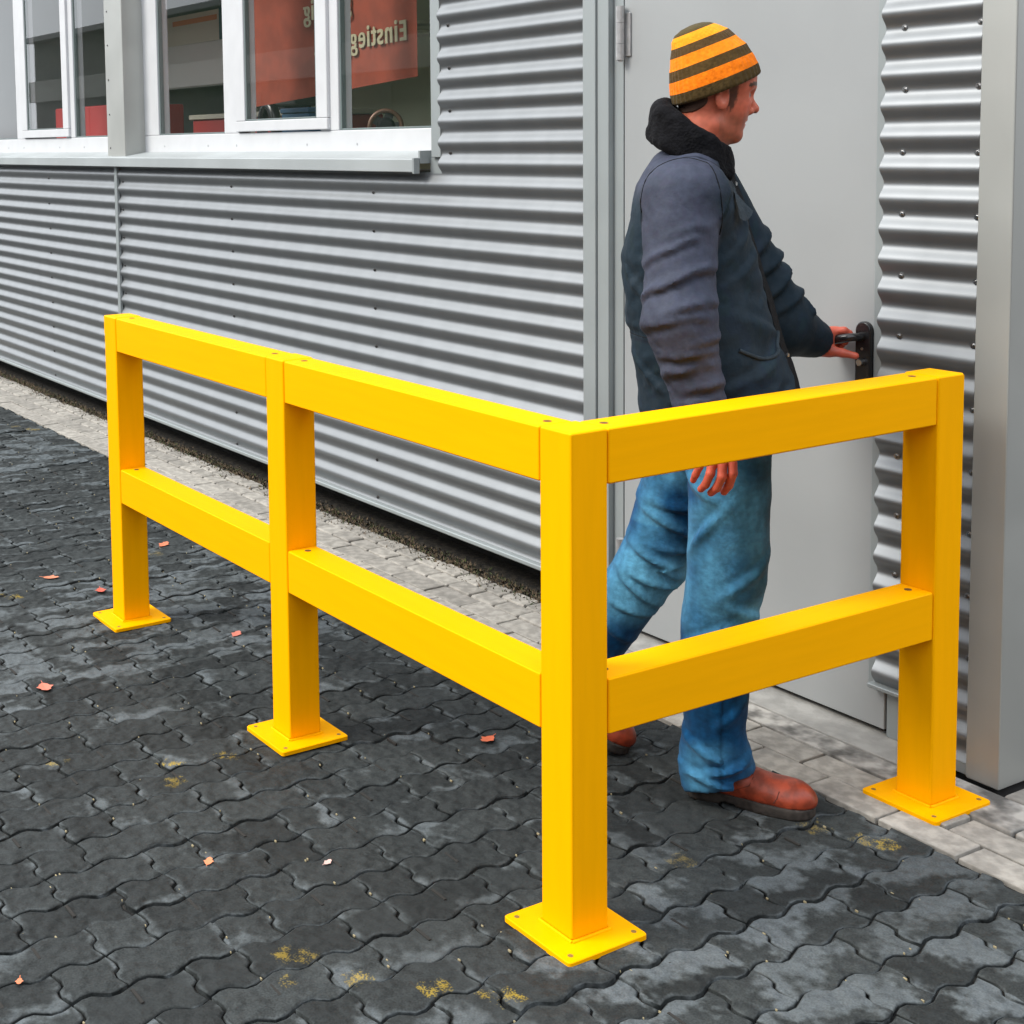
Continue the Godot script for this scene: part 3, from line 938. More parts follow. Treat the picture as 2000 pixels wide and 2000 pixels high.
# ---------------------------------------------------------------- barrier
func build_barrier() -> void:
	var b := thing("safety_barrier", "bright yellow steel barrier of square posts and two rails round the door", "barrier", Vector3(0, 0, 0))
	var s := 0.0925
	var o := 0.0521
	var hole_cyl := func(parent: Node, p: Vector3, r: float) -> void:
		var st := new_st()
		tube(st, [p - Vector3(0, 0.004, 0), p + Vector3(0, 0.0006, 0)], [r, r], 14)
		put(parent, "bolt_hole", st.commit(), mat.hole)
	for q: Vector2 in [Vector2(0, 0), Vector2(-1.0838, 0), Vector2(-2.1603, 0), Vector2(0, -1.0547)]:
		var lo := Vector3(q.x - s, 0.012, q.y - s)
		var post := put(b, "post", box_mesh(lo, Vector3(q.x, 1.0, q.y), 0.005), mat.yellow)
		var pst := new_st()
		var pl := PackedVector2Array()
		var x0: float = q.x - s - o
		var x1: float = q.x + o
		var z0: float = q.y - s - o
		var z1: float = q.y + o
		for c in [[x0, z0, 1, 1], [x1, z0, -1, 1], [x1, z1, -1, -1], [x0, z1, 1, -1]]:
			var r := 0.008
			var cc := Vector2(c[0] + c[2] * r, c[1] + c[3] * r)
			var a0 := atan2(-c[3], -c[2])
			for k in [-2, -1, 0, 1, 2]:
				pl.append(cc + Vector2.from_angle(a0 + k * PI / 8.0) * r)
		slab(pst, pl, 0.0125, 0.001, 0.0025, 0.0025)
		var plate := put(post, "base_plate", pst.commit(), mat.yellow)
		for c in [[x0, z0], [x1, z0], [x1, z1], [x0, z1]]:
			var e := 0.019
			var p := Vector3(c[0] + (e if c[0] == x0 else -e), 0.0125, c[1] + (e if c[1] == z0 else -e))
			var st := new_st()
			tube(st, [p - Vector3(0, 0.004, 0), p + Vector3(0, 0.0004, 0)], [0.0055, 0.0055], 12)
			put(post, "bolt_hole", st.commit(), plain(lin(0.22, 0.13, 0.02), 0.7))
		# weld seam at the foot
		var weld := new_st()
		var ring := [Vector3(q.x - s - 0.002, 0.0125, q.y - s - 0.002), Vector3(q.x + 0.002, 0.0125, q.y - s - 0.002), Vector3(q.x + 0.002, 0.0125, q.y + 0.002), Vector3(q.x - s - 0.002, 0.0125, q.y + 0.002)]
		for k in 4:
			tube(weld, [ring[k], ring[(k + 1) % 4]], [0.0042, 0.0042], 8)
		put(post, "weld", weld.commit(), mat.yellow)
		if q.x < -2.0:
			put(post, "rail_bracket", box_mesh(Vector3(lo.x - 0.011, 0.937, lo.z + 0.004), Vector3(lo.x - 0.0003, 0.9985, q.y - 0.004), 0.003), mat.yellow)
			put(post, "rail_bracket", box_mesh(Vector3(lo.x - 0.009, 0.437, lo.z + 0.004), Vector3(lo.x - 0.0003, 0.487, q.y - 0.004), 0.003), mat.yellow)
	var g := 0.0012
	for h in [[0.8908, 0.9985], [0.4006, 0.5114]]:
		for r in [[-1.0838 + g, -s - g], [-2.1603 + g, -1.0838 - s - g]]:
			var rail := put(b, "rail", box_mesh(Vector3(r[0], h[0], -s + 0.005), Vector3(r[1], h[1], -0.0015), 0.004), mat.yellow_x)
			for x in [r[0] + 0.028, r[1] - 0.028]:
				hole_cyl.call(rail, Vector3(x, h[1], -0.5 * s), 0.0085)
		var rr := put(b, "rail", box_mesh(Vector3(-s + 0.005, h[0], -1.0547 + g), Vector3(-0.0015, h[1], -s - g), 0.004), mat.yellow_z)
		for z in [-s - 0.03, -1.0547 + 0.03]:
			hole_cyl.call(rr, Vector3(-0.5 * s, h[1], z), 0.0085)

# ---------------------------------------------------------------- person
# local axes: x the way he walks, y up, z his right side
var n_fold: FastNoiseLite
var n_fine: FastNoiseLite
var t_jacket := PackedFloat32Array([1.515, -0.060, 0.0, 0.070, 0.085, 1.475, -0.076, -0.005, 0.086, 0.165, 1.43, -0.078, -0.005, 0.105, 0.195, 1.37, -0.074, -0.005, 0.124, 0.205, 1.27, -0.068, -0.005, 0.149, 0.20, 1.20, -0.060, -0.005, 0.154, 0.19, 1.05, -0.032, 0.0, 0.170, 0.19, 0.97, -0.008, 0.0, 0.177, 0.19, 0.885, 0.004, 0.0, 0.178, 0.188])
var t_leg := PackedFloat32Array([0.95, 0.0, 0.02, 0.13, 0.16, 0.86, 0.012, 0.075, 0.105, 0.100, 0.78, 0.022, 0.085, 0.090, 0.088, 0.68, 0.025, 0.085, 0.088, 0.082, 0.54, 0.020, 0.080, 0.088, 0.080, 0.43, 0.0, 0.074, 0.080, 0.075, 0.30, -0.006, 0.068, 0.074, 0.072, 0.18, -0.004, 0.060, 0.076, 0.072, 0.08, 0.004, 0.054, 0.086, 0.076, 0.02, 0.0, 0.052, 0.082, 0.074])

func ridge(p: Vector3, k: Vector3) -> float:
	var n := n_fold.get_noise_3d(p.x * k.x, p.y * k.y, p.z * k.z)
	return 1.0 - 2.0 * sqrt(n * n + 0.004)

# creases: where along, how slanted, how wide, how high, round which side, how far round
func creases(s: float, phi: float, list: PackedFloat32Array) -> float:
	var d := 0.0
	for k in range(0, list.size(), 6):
		var a := phi - list[k + 4]
		var u := (s - list[k] - list[k + 1] * a) / list[k + 2]
		if absf(u) < 2.5:
			var w := a / list[k + 5]
			d += list[k + 3] * 1.35 * (exp(-u * u) - 0.55 * exp(-pow((u - 1.15) * 1.5, 2.0))) * exp(-w * w)
	return d

var cr_sleeve := PackedFloat32Array([0.055, -0.02, 0.012, 0.005, 0.5, 0.8, 0.105, -0.035, 0.013, 0.008, -0.3, 0.9, 0.150, -0.03, 0.012, 0.007, 0.6, 0.7, 0.185, -0.030, 0.013, 0.010, -0.5, 0.8, 0.225, -0.022, 0.012, 0.009, 0.2, 0.9, 0.262, -0.018, 0.013, 0.011, -0.6, 0.8, 0.290, -0.020, 0.011, 0.009, 0.7, 0.7, 0.325, -0.014, 0.013, 0.011, 0.0, 0.9, 0.365, -0.022, 0.012, 0.010, -0.4, 0.8, 0.392, -0.015, 0.012, 0.011, 0.6, 0.8, 0.430, -0.012, 0.012, 0.011, 0.0, 1.0])
var cr_left := PackedFloat32Array([0.16, 0.01, 0.014, 0.008, 0.6, 1.0, 0.22, -0.015, 0.013, 0.010, 0.4, 1.0, 0.27, 0.01, 0.013, 0.011, 0.8, 1.1, 0.33, -0.01, 0.013, 0.010, 0.4, 1.2, 0.385, 0.008, 0.012, 0.010, 0.7, 1.2])
var cr_body := PackedFloat32Array([1.33, 0.10, 0.014, 0.006, 0.9, 0.45, 1.25, 0.07, 0.014, 0.006, 0.8, 0.5, 1.12, -0.05, 0.016, 0.006, 1.0, 0.5, 1.02, 0.08, 0.016, 0.007, 0.7, 0.45, 0.96, 0.10, 0.015, 0.007, 1.1, 0.4, 1.20, -0.12, 0.016, 0.005, -0.8, 0.4, 1.00, -0.10, 0.016, 0.006, -0.7, 0.4, 1.10, 0.0, 0.012, -0.004, -1.3, 0.8])
var cr_rear := PackedFloat32Array([0.20, -0.02, 0.014, 0.010, 0.2, 1.1, 0.265, 0.015, 0.013, 0.012, 0.3, 1.2, 0.315, -0.012, 0.012, 0.010, 0.6, 1.0, 0.36, 0.012, 0.012, 0.013, 0.2, 1.2, 0.405, -0.015, 0.012, 0.011, 0.5, 1.1, 0.45, 0.01, 0.011, 0.010, 0.2, 1.2, 0.50, -0.01, 0.012, 0.009, 0.4, 1.0, 0.57, 0.01, 0.013, 0.010, 0.3, 1.1])
var cr_leg := PackedFloat32Array([0.76, -0.05, 0.016, 0.010, -0.6, 0.6, 0.66, 0.10, 0.018, 0.010, -0.5, 0.5, 0.56, 0.07, 0.016, 0.008, 0.6, 0.6, 0.47, -0.03, 0.014, 0.007, 0.8, 0.7, 0.42, 0.04, 0.013, 0.007, -0.4, 0.8, 0.24, 0.05, 0.015, 0.007, 0.5, 0.7, 0.145, -0.03, 0.012, 0.010, -0.6, 0.9, 0.105, 0.02, 0.011, 0.012, 0.2, 1.1, 0.072, -0.015, 0.010, 0.011, -0.2, 1.2])

const SR := Vector3(-0.084, 1.405, 0.185)
const ER := Vector3(-0.082, 1.155, 0.255)
const WR := Vector3(-0.040, 0.965, 0.240)
const SL := Vector3(-0.035, 1.40, -0.175)
const EL := Vector3(0.130, 1.080, -0.285)
const WL := Vector3(0.238, 1.020, -0.408)

func f_sleeve_right(p: Vector3) -> float:
	var d := smin(cap(p, SR, ER, 0.082, 0.072), cap(p, ER, WR, 0.072, 0.055), 0.03)
	if absf(d) < 0.05:
		var t := clampf((1.405 - p.y) / 0.44, 0.0, 1.0)
		var phi := atan2(p.x - lerpf(-0.088, -0.052, t), p.z - lerpf(0.18, 0.245, t))
		d -= 0.75 * creases(1.405 - p.y + 0.02 * n_fold.get_noise_3d(p.x * 9.0, p.y * 4.0, p.z * 9.0), phi, cr_sleeve)
		d -= (ridge(Vector3(p.x, p.y + p.x * 0.7 + p.z * 0.5, p.z), Vector3(8.0, 26.0, 8.0)) - 0.5) * lerpf(0.002, 0.0045, t)
		d -= n_fine.get_noise_3d(p.x, p.y, p.z) * 0.0012
	return d

func f_jacket(p: Vector3) -> float:
	var body := loft(p, t_jacket)
	body = smin(body, ell(p, Vector3(-0.05, 1.40, 0.165), Vector3(0.075, 0.075, 0.06)), 0.06)
	if absf(body) < 0.05:
		body -= creases(p.y, atan2(p.x + 0.04, p.z), cr_body)
		body -= (ridge(Vector3(p.x, p.y + p.x * 0.4, p.z), Vector3(5.0, 5.0, 5.0)) - 0.5) * 0.007
		body -= (ridge(Vector3(p.x * 0.8 + p.y * 0.6, p.y * 0.8 - p.x * 0.6, p.z), Vector3(7.0, 22.0, 7.0)) - 0.5) * 0.0035
		body -= n_fine.get_noise_3d(p.x, p.y, p.z) * 0.0012
		# back panel drawn in a little above the hem
		body += 0.004 * exp(-pow((p.y - 1.08) / 0.02, 2.0))
	var left := smin(cap(p, SL, EL, 0.088, 0.084), cap(p, EL, WL, 0.084, 0.046), 0.03)
	if absf(left) < 0.05:
		var sl := (p - SL).dot((EL - SL).normalized())
		sl = sl if sl < 0.34 else 0.34 + maxf(0.0, (p - EL).dot((WL - EL).normalized()))
		left -= creases(sl, atan2(p.z + 0.28, p.y - 1.1), cr_left) + n_fine.get_noise_3d(p.x, p.y, p.z) * 0.0012
	var right := f_sleeve_right(p)
	var d := smin(body, left, 0.03)
	var k := lerpf(0.05, 0.012, clampf((1.43 - p.y) / 0.09, 0.0, 1.0))
	d = smin(d, right, k)
	# open cuffs
	var cr := (p - WR).dot((WR - ER).normalized()) - 0.012
	if right < 0.02 and p.y < 1.02 and p.z > 0.15:
		d = maxf(d, cr)
	var cl := (p - WL).dot((WL - EL).normalized()) - 0.006
	if left < 0.02 and p.x > 0.18:
		d = maxf(d, cl)
	return d

func c_jacket(p: Vector3, _n: Vector3) -> Color:
	var w := 1.0
	# seams: shoulder, back yoke
	var arm := absf((p - Vector3(-0.084, 1.44, 0.15)).dot(Vector3(0.0, 0.55, 0.83)) - 0.012)
	if p.z > 0.12 and p.y > 1.36 and arm < 0.005:
		w = 0.4
	if absf(p.y - 1.085) < 0.005 and p.x < -0.12:
		w = 0.6
	w *= 1.0 + 0.25 * n_fine.get_noise_3d(p.x * 0.3, p.y * 0.3, p.z * 0.3)
	# near sleeve and yoke lighter, body and far sleeve darker: light painted into colour
	var lit_side := clampf(1.0 - f_sleeve_right(p) / 0.010, 0.0, 1.0)
	lit_side = maxf(lit_side, smoothstep(1.38, 1.44, p.y) * smoothstep(-0.10, 0.02, p.z) * smoothstep(0.03, -0.03, p.x))
	var c := Color(0.016, 0.028, 0.040).lerp(Color(0.050, 0.057, 0.084), lit_side)
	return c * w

func f_jeans(p: Vector3) -> float:
	var leg := loft(p, t_leg)
	# hem rises over the shoe in front
	leg = smax(leg, (0.045 + (p.x + 0.02) * 0.33) - p.y, 0.008)
	var rear := cap(p, Vector3(-0.03, 0.88, -0.07), Vector3(-0.152, 0.51, -0.115), 0.105, 0.076)
	rear = smin(rear, cap(p, Vector3(-0.152, 0.51, -0.115), Vector3(-0.365, 0.165, -0.165), 0.078, 0.070), 0.02)
	var ankle := (p - Vector3(-0.365, 0.165, -0.165)).dot(Vector3(-0.52, -0.84, -0.12)) - 0.02
	rear = smax(rear, ankle, 0.01)
	var hips := ell(p, Vector3(-0.015, 0.90, 0.0), Vector3(0.145, 0.12, 0.17))
	if absf(leg) < 0.05:
		var low := clampf((0.3 - p.y) / 0.2, 0.0, 1.0)
		leg -= creases(p.y, atan2(p.x - 0.01, p.z - 0.07), cr_leg)
		leg -= (ridge(Vector3(p.x + p.y * 0.25, p.y, p.z), Vector3(5.0, 4.0, 5.0)) - 0.5) * (0.006 + 0.004 * low)
		leg -= n_fine.get_noise_3d(p.x, p.y, p.z) * 0.0012
	if absf(rear) < 0.05:
		var rs := (p - Vector3(-0.03, 0.88, -0.07)).dot(Vector3(-0.312, -0.945, -0.1)) if p.y > 0.51 else 0.39 + (p - Vector3(-0.152, 0.51, -0.115)).dot(Vector3(-0.52, -0.84, -0.12))
		rear -= creases(rs, atan2(p.x * 0.84 - p.y * 0.53 + 0.40, p.z + 0.11), cr_rear)
		rear -= n_fine.get_noise_3d(p.x, p.y, p.z) * 0.0012
	var d := smin(rear, hips, 0.05)
	return smin(leg, d, lerpf(0.012, 0.06, clampf((p.y - 0.78) / 0.1, 0.0, 1.0)))

func c_jeans(p: Vector3, n: Vector3) -> Color:
	var base := Color(0.007, 0.070, 0.185)
	var fade := Color(0.11, 0.35, 0.53)
	var w := 0.0
	var edge := n_fold.get_noise_3d(p.x * 6.0, p.y * 6.0, p.z * 6.0)
	var fine := n_fine.get_noise_3d(p.x * 1.2, p.y * 0.3, p.z * 1.2)
	if p.x < -0.07 and p.y < 0.62 and p.z < 0.02:   # worn knee and shin of the trailing leg
		w = clampf(1.1 - absf(p.y - 0.46) / 0.16 + edge * 0.9, 0.0, 1.0) * clampf(0.55 + n.x * 0.3 + n.z * 0.5, 0.0, 1.0)
	else:
		w = clampf(0.25 + edge * 0.9 + (p.y - 0.55) * 0.6, 0.0, 0.6) * clampf(0.5 - p.x * 4.0 + n.z * 0.3, 0.0, 1.0)
		w = maxf(w, clampf(1.0 - Vector2((p.x - 0.085) / 0.06, (p.y - 0.45) / 0.07).length() + edge * 0.5, 0.0, 0.7))
	if p.z > 0.0 and p.y > 0.25:  # front half of the leading leg darkened: shade put into the colour
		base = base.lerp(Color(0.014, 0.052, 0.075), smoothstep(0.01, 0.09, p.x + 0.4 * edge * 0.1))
	var c := base.lerp(fade, w)
	# outer side seam
	if p.z > 0.09 and absf(p.x - 0.012) < 0.0035 and p.y < 0.45:
		c = c.darkened(0.5)
	return c * (1.0 + 0.35 * fine + 0.3 * edge)

# head axes: x forward, z his right, origin on the ground under the head, turned away towards the door
func f_head(p: Vector3) -> float:
	var z := absf(p.z)
	var q := Vector3(p.x, p.y, z / lerpf(0.88, 1.0, smoothstep(1.625, 1.66, p.y) + smoothstep(0.02, -0.03, p.x) * (1.0 - smoothstep(1.625, 1.66, p.y))))
	var d := ell(q, Vector3(0.002, 1.675, 0.0), Vector3(0.098, 0.098, 0.076))
	d = smin(d, ell(q, Vector3(0.034, 1.625, 0.0), Vector3(0.052, 0.075, 0.058)), 0.02)
	d = smin(d, ell(q, Vector3(0.022, 1.578, 0.0), Vector3(0.046, 0.052, 0.050)), 0.02)   # jaw
	d = smin(d, cap(q, Vector3(0.000, 1.566, 0.048), Vector3(0.044, 1.543, 0.012), 0.014, 0.014), 0.02)
	d = smin(d, ell(q, Vector3(0.040, 1.607, 0.030), Vector3(0.022, 0.026, 0.021)), 0.025)   # cheek
	d = smin(d, cap(q, Vector3(0.085, 1.651, 0.008), Vector3(0.077, 1.652, 0.036), 0.011, 0.009), 0.010)   # brow
	d = smax(d, -ell(q, Vector3(0.089, 1.632, 0.031), Vector3(0.016, 0.011, 0.016)), 0.010)   # eye hollow
	d = smin(d, ell(q, Vector3(0.066, 1.631, 0.031), Vector3(0.013, 0.012, 0.013)), 0.002)   # eyeball
	d = smin(d, cap(q, Vector3(0.066, 1.632, 0.031), Vector3(0.064, 1.641, 0.031), 0.0125, 0.010), 0.003)   # lid
	d = smin(d, cap(q, Vector3(0.078, 1.634, 0.0), Vector3(0.0965, 1.600, 0.0), 0.0062, 0.0105), 0.006)   # nose
	d = smin(d, ell(q, Vector3(0.080, 1.594, 0.011), Vector3(0.012, 0.008, 0.008)), 0.005)
	d = smin(d, cap(q, Vector3(0.070, 1.577, 0.0), Vector3(0.058, 1.575, 0.019), 0.0088, 0.006), 0.008)   # upper lip
	d = smin(d, cap(q, Vector3(0.065, 1.563, 0.0), Vector3(0.055, 1.565, 0.016), 0.0085, 0.006), 0.007)   # lower lip
	d = smax(d, -ell(q, Vector3(0.072, 1.5697, 0.0), Vector3(0.008, 0.0018, 0.013)), 0.003)
	d = smin(d, ell(q, Vector3(0.049, 1.541, 0.0), Vector3(0.018, 0.017, 0.022)), 0.012)   # chin
	d = smin(d, cap(q, Vector3(-0.045, 1.46, 0.0), Vector3(-0.018, 1.60, 0.0), 0.060, 0.055), 0.025)   # neck
	var ear := ell(q, Vector3(0.004, 1.627, 0.076), Vector3(0.018, 0.030, 0.009))
	ear = smax(ear, -ell(q, Vector3(0.008, 1.629, 0.085), Vector3(0.010, 0.017, 0.007)), 0.004)
	return smin(d, ear, 0.006)

func c_head(p: Vector3, n: Vector3) -> Color:
	var z := absf(p.z)
	var c := Color(0.46, 0.112, 0.060)
	c = c.lerp(Color(0.56, 0.11, 0.06), clampf(1.0 - Vector3((p.x - 0.06) / 0.04, (p.y - 1.605) / 0.03, (z - 0.035) / 0.03).length(), 0.0, 1.0) * 0.6)
	if p.y < 1.60 and p.x > 0.0:   # stubble
		c = c.lerp(Color(0.20, 0.085, 0.048), 0.55 * clampf((1.60 - p.y) / 0.02, 0.0, 1.0) * (0.8 + 0.5 * n_fine.get_noise_3d(p.x * 3.0, p.y * 3.0, p.z * 3.0)))
	if Vector2((p.y - 1.570) / 0.013, z / 0.021).length() < 1.0 and p.x > 0.05:
		c = Color(0.40, 0.12, 0.085)
	if Vector3((p.x - 0.079) / 0.010, (p.y - 1.630) / 0.0055, (z - 0.031) / 0.011).length() < 1.0:   # eye
		c = Color(0.22, 0.17, 0.15)
		if Vector2((p.y - 1.630) / 0.0050, (z - 0.030) / 0.0050).length() < 1.0:
			c = Color(0.03, 0.035, 0.03)
	var burn := Vector2((p.x - 0.029 - (p.y - 1.62) * 0.10) / 0.0125, (p.y - 1.640) / 0.044).length() + 0.35 * n_fine.get_noise_3d(p.x * 6.0, p.y * 2.0, p.z * 6.0)
	if z > 0.035 and burn < 1.1:   # sideburn
		c = c.lerp(Color(0.060, 0.026, 0.014), smoothstep(1.1, 0.75, burn) * 0.92)
	if absf(p.y - 1.656 - (z - 0.03) * -0.1) < 0.0048 and z > 0.012 and z < 0.052 and p.x > 0.06:   # eyebrow
		c = Color(0.06, 0.03, 0.02)
	c *= 1.0 + 0.22 * n_fine.get_noise_3d(p.x * 2.2 + 5.0, p.y * 2.2, p.z * 2.2)
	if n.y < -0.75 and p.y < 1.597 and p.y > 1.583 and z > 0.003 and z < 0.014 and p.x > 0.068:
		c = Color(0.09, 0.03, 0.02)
	return c

func f_hair(p: Vector3) -> float:
	var shell := f_head(p) - 0.0032
	var z := absf(p.z)
	var q := Vector3(p.x, p.y, z)
	var zone := ell(q, Vector3(-0.075, 1.625, 0.03), Vector3(0.060, 0.032, 0.055))   # nape
	zone = minf(zone, ell(q, Vector3(0.0, 1.665, 0.07), Vector3(0.040, 0.020, 0.03)))
	return smax(shell, zone, 0.004) - 0.0009 * n_fine.get_noise_3d(p.x * 4.0, p.y * 1.5, p.z * 4.0)

func f_hand_right(p: Vector3) -> float:
	var d := cap(p, Vector3(-0.040, 0.985, 0.240), Vector3(-0.030, 0.935, 0.238), 0.027, 0.024)
	d = smin(d, cap(p, Vector3(-0.036, 0.930, 0.238), Vector3(-0.026, 0.872, 0.240), 0.021, 0.0135), 0.02)
	d = smin(d, cap(p, Vector3(-0.024, 0.930, 0.238), Vector3(0.000, 0.870, 0.242), 0.021, 0.0135), 0.02)
	d = smin(d, cap(p, Vector3(-0.014, 0.930, 0.236), Vector3(0.022, 0.872, 0.240), 0.020, 0.0135), 0.02)
	var fingers := [[Vector3(0.026, 0.870, 0.240), Vector3(0.029, 0.822, 0.250), Vector3(0.021, 0.793, 0.242), Vector3(0.011, 0.775, 0.230), 0.0098], [Vector3(0.008, 0.868, 0.244), Vector3(0.007, 0.815, 0.256), Vector3(-0.004, 0.787, 0.247), Vector3(-0.016, 0.772, 0.232), 0.0100], [Vector3(-0.011, 0.868, 0.243), Vector3(-0.017, 0.820, 0.254), Vector3(-0.027, 0.793, 0.246), Vector3(-0.037, 0.779, 0.232), 0.0095], [Vector3(-0.030, 0.872, 0.240), Vector3(-0.040, 0.832, 0.247), Vector3(-0.048, 0.812, 0.240), Vector3(-0.053, 0.797, 0.229), 0.0085]]
	var f := 1.0
	for g in fingers:
		var r: float = g[4]
		var e := smin(cap(p, g[0], g[1], r * 1.12, r), cap(p, g[1], g[2], r, r * 0.93), 0.003)
		e = smin(e, cap(p, g[2], g[3], r * 0.93, r * 0.82), 0.003)
		f = minf(f, e)
	d = smin(d, f, 0.008)
	var th := cap(p, Vector3(-0.018, 0.925, 0.226), Vector3(0.020, 0.878, 0.208), 0.017, 0.0125)
	th = smin(th, cap(p, Vector3(0.020, 0.878, 0.208), Vector3(0.026, 0.842, 0.212), 0.0115, 0.009), 0.004)
	return smin(d, th, 0.010)

func f_hand_left(p: Vector3) -> float:
	var d := cap(p, Vector3(0.215, 1.022, -0.395), Vector3(0.250, 1.018, -0.425), 0.028, 0.026)
	d = smin(d, cap(p, Vector3(0.250, 1.030, -0.428), Vector3(0.283, 1.036, -0.448), 0.022, 0.015), 0.02)
	d = smin(d, cap(p, Vector3(0.250, 1.018, -0.440), Vector3(0.278, 1.020, -0.468), 0.022, 0.014), 0.02)
	d = smin(d, cap(p, Vector3(0.248, 1.004, -0.436), Vector3(0.272, 1.004, -0.476), 0.020, 0.013), 0.02)
	d = smin(d, cap(p, Vector3(0.244, 1.000, -0.416), Vector3(0.268, 0.992, -0.414), 0.022, 0.015), 0.02)
	var fingers := [[Vector3(0.283, 1.040, -0.440), Vector3(0.304, 1.042, -0.436), Vector3(0.316, 1.034, -0.440), Vector3(0.316, 1.020, -0.448), 0.0098], [Vector3(0.282, 1.038, -0.456), Vector3(0.304, 1.036, -0.456), Vector3(0.314, 1.022, -0.460), Vector3(0.308, 1.008, -0.460), 0.0098], [Vector3(0.279, 1.026, -0.470), Vector3(0.300, 1.022, -0.473), Vector3(0.306, 1.006, -0.474), Vector3(0.298, 0.995, -0.468), 0.0092], [Vector3(0.274, 1.008, -0.480), Vector3(0.292, 1.002, -0.484), Vector3(0.296, 0.990, -0.482), Vector3(0.288, 0.982, -0.474), 0.0085]]
	var f := 1.0
	for g in fingers:
		var r: float = g[4]
		var e := smin(cap(p, g[0], g[1], r * 1.1, r), cap(p, g[1], g[2], r, r * 0.93), 0.003)
		e = smin(e, cap(p, g[2], g[3], r * 0.93, r * 0.82), 0.003)
		f = minf(f, e)
	d = smin(d, f, 0.006)
	var th := cap(p, Vector3(0.262, 0.994, -0.410), Vector3(0.298, 0.990, -0.400), 0.0145, 0.0112)
	th = smin(th, cap(p, Vector3(0.298, 0.990, -0.400), Vector3(0.328, 0.984, -0.396), 0.011, 0.0085), 0.004)
	return smin(d, th, 0.008)

func c_hand(p: Vector3, n: Vector3) -> Color:
	var w := n_fold.get_noise_3d(p.x * 30.0, p.y * 30.0, p.z * 30.0)
	return Color(0.47, 0.090, 0.052) * (1.0 + 0.25 * w)

func f_body(p: Vector3) -> float:
	var d := loft(p, t_jacket) + 0.03
	d = smin(d, cap(p, Vector3(-0.055, 1.45, 0.0), Vector3(-0.045, 1.50, 0.0), 0.058, 0.056), 0.03)
	d = minf(d, smin(cap(p, SR, ER, 0.05, 0.042), cap(p, ER, WR, 0.042, 0.03), 0.02))
	d = minf(d, smin(cap(p, SL, EL, 0.05, 0.042), cap(p, EL, WL, 0.042, 0.03), 0.02))
	d = minf(d, smin(cap(p, Vector3(0.01, 0.88, 0.08), Vector3(0.02, 0.52, 0.08), 0.07, 0.055), cap(p, Vector3(0.02, 0.52, 0.08), Vector3(-0.005, 0.09, 0.055), 0.055, 0.04), 0.02))
	return minf(d, smin(cap(p, Vector3(-0.03, 0.88, -0.07), Vector3(-0.152, 0.51, -0.115), 0.07, 0.052), cap(p, Vector3(-0.152, 0.51, -0.115), Vector3(-0.372, 0.14, -0.168), 0.052, 0.038), 0.02))

func f_collar(p: Vector3) -> float:
	# thick fleece collar: high behind, low in front; path by angle round the neck
	var c := Vector2(-0.052, 0.0)
	var q := Vector2(p.x - c.x, p.z)
	var a := atan2(q.y, -q.x)   # 0 behind, pi in front
	var t := absf(a) / PI
	var rad := lerpf(0.078, 0.064, smoothstep(0.5, 1.0, t)) + 0.010 * sin(PI * t)
	var y := lerpf(1.578, 1.478, smoothstep(0.0, 0.92, t))
	var half := lerpf(0.027, 0.033, sin(PI * t)) * lerpf(1.0, 0.8, smoothstep(0.6, 1.0, t))
	var thick := lerpf(0.025, 0.015, smoothstep(0.1, 0.5, t))
	var dr := q.length() - rad + (p.y - y) * 0.15
	var dy := p.y - y
	var k := Vector2(maxf(absf(dr) - 0.002, 0.0), maxf(absf(dy) - half, 0.0)).length() - thick
	return k - 0.006 * n_fold.get_noise_3d(p.x * 18.0, p.y * 18.0, p.z * 18.0) - 0.0028 * n_fine.get_noise_3d(p.x * 2.0, p.y * 2.0, p.z * 2.0)

func f_shoe_upper(p: Vector3) -> float:
	# shoe axes: x from heel to toe, z across
	var d := cap(p, Vector3(0.040, 0.050, 0.0), Vector3(0.055, 0.095, 0.0), 0.036, 0.038)
	d = smin(d, cap(p, Vector3(0.070, 0.075, 0.0), Vector3(0.170, 0.046, 0.004), 0.039, 0.036), 0.04)
	d = smin(d, ell(p, Vector3(0.228, 0.036, 0.004), Vector3(0.064, 0.034, 0.044)), 0.035)
	d = smin(d, cap(p, Vector3(0.10, 0.035, 0.0), Vector3(0.24, 0.030, 0.004), 0.036, 0.044), 0.02)
	if absf(d) < 0.02:
		d -= (ridge(Vector3(p.x + absf(p.z) * 0.3, p.y, p.z), Vector3(14.0, 3.0, 4.0)) - 0.55) * 0.0022 * smoothstep(0.10, 0.16, p.x) * (1.0 - smoothstep(0.215, 0.245, p.x))
	return maxf(d, 0.024 - p.y)

func f_shoe_sole(p: Vector3) -> float:
	var a := Vector2(0.042, 0.0)
	var b := Vector2(0.236, 0.004)
	var q := Vector2(p.x, p.z)
	var h := clampf((q - a).dot(b - a) / (b - a).length_squared(), 0.0, 1.0)
	var r := lerpf(0.042, 0.053, smoothstep(0.2, 0.9, h)) - 0.006 * sin(PI * clampf(h * 1.5, 0.0, 1.0))
	var d := (q - a.lerp(b, h)).length() - r
	var low := 0.0
	if p.x > 0.085 and p.x < 0.12:
		low = 0.006
	return smax(d, maxf(p.y - 0.027, low - p.y), 0.004)

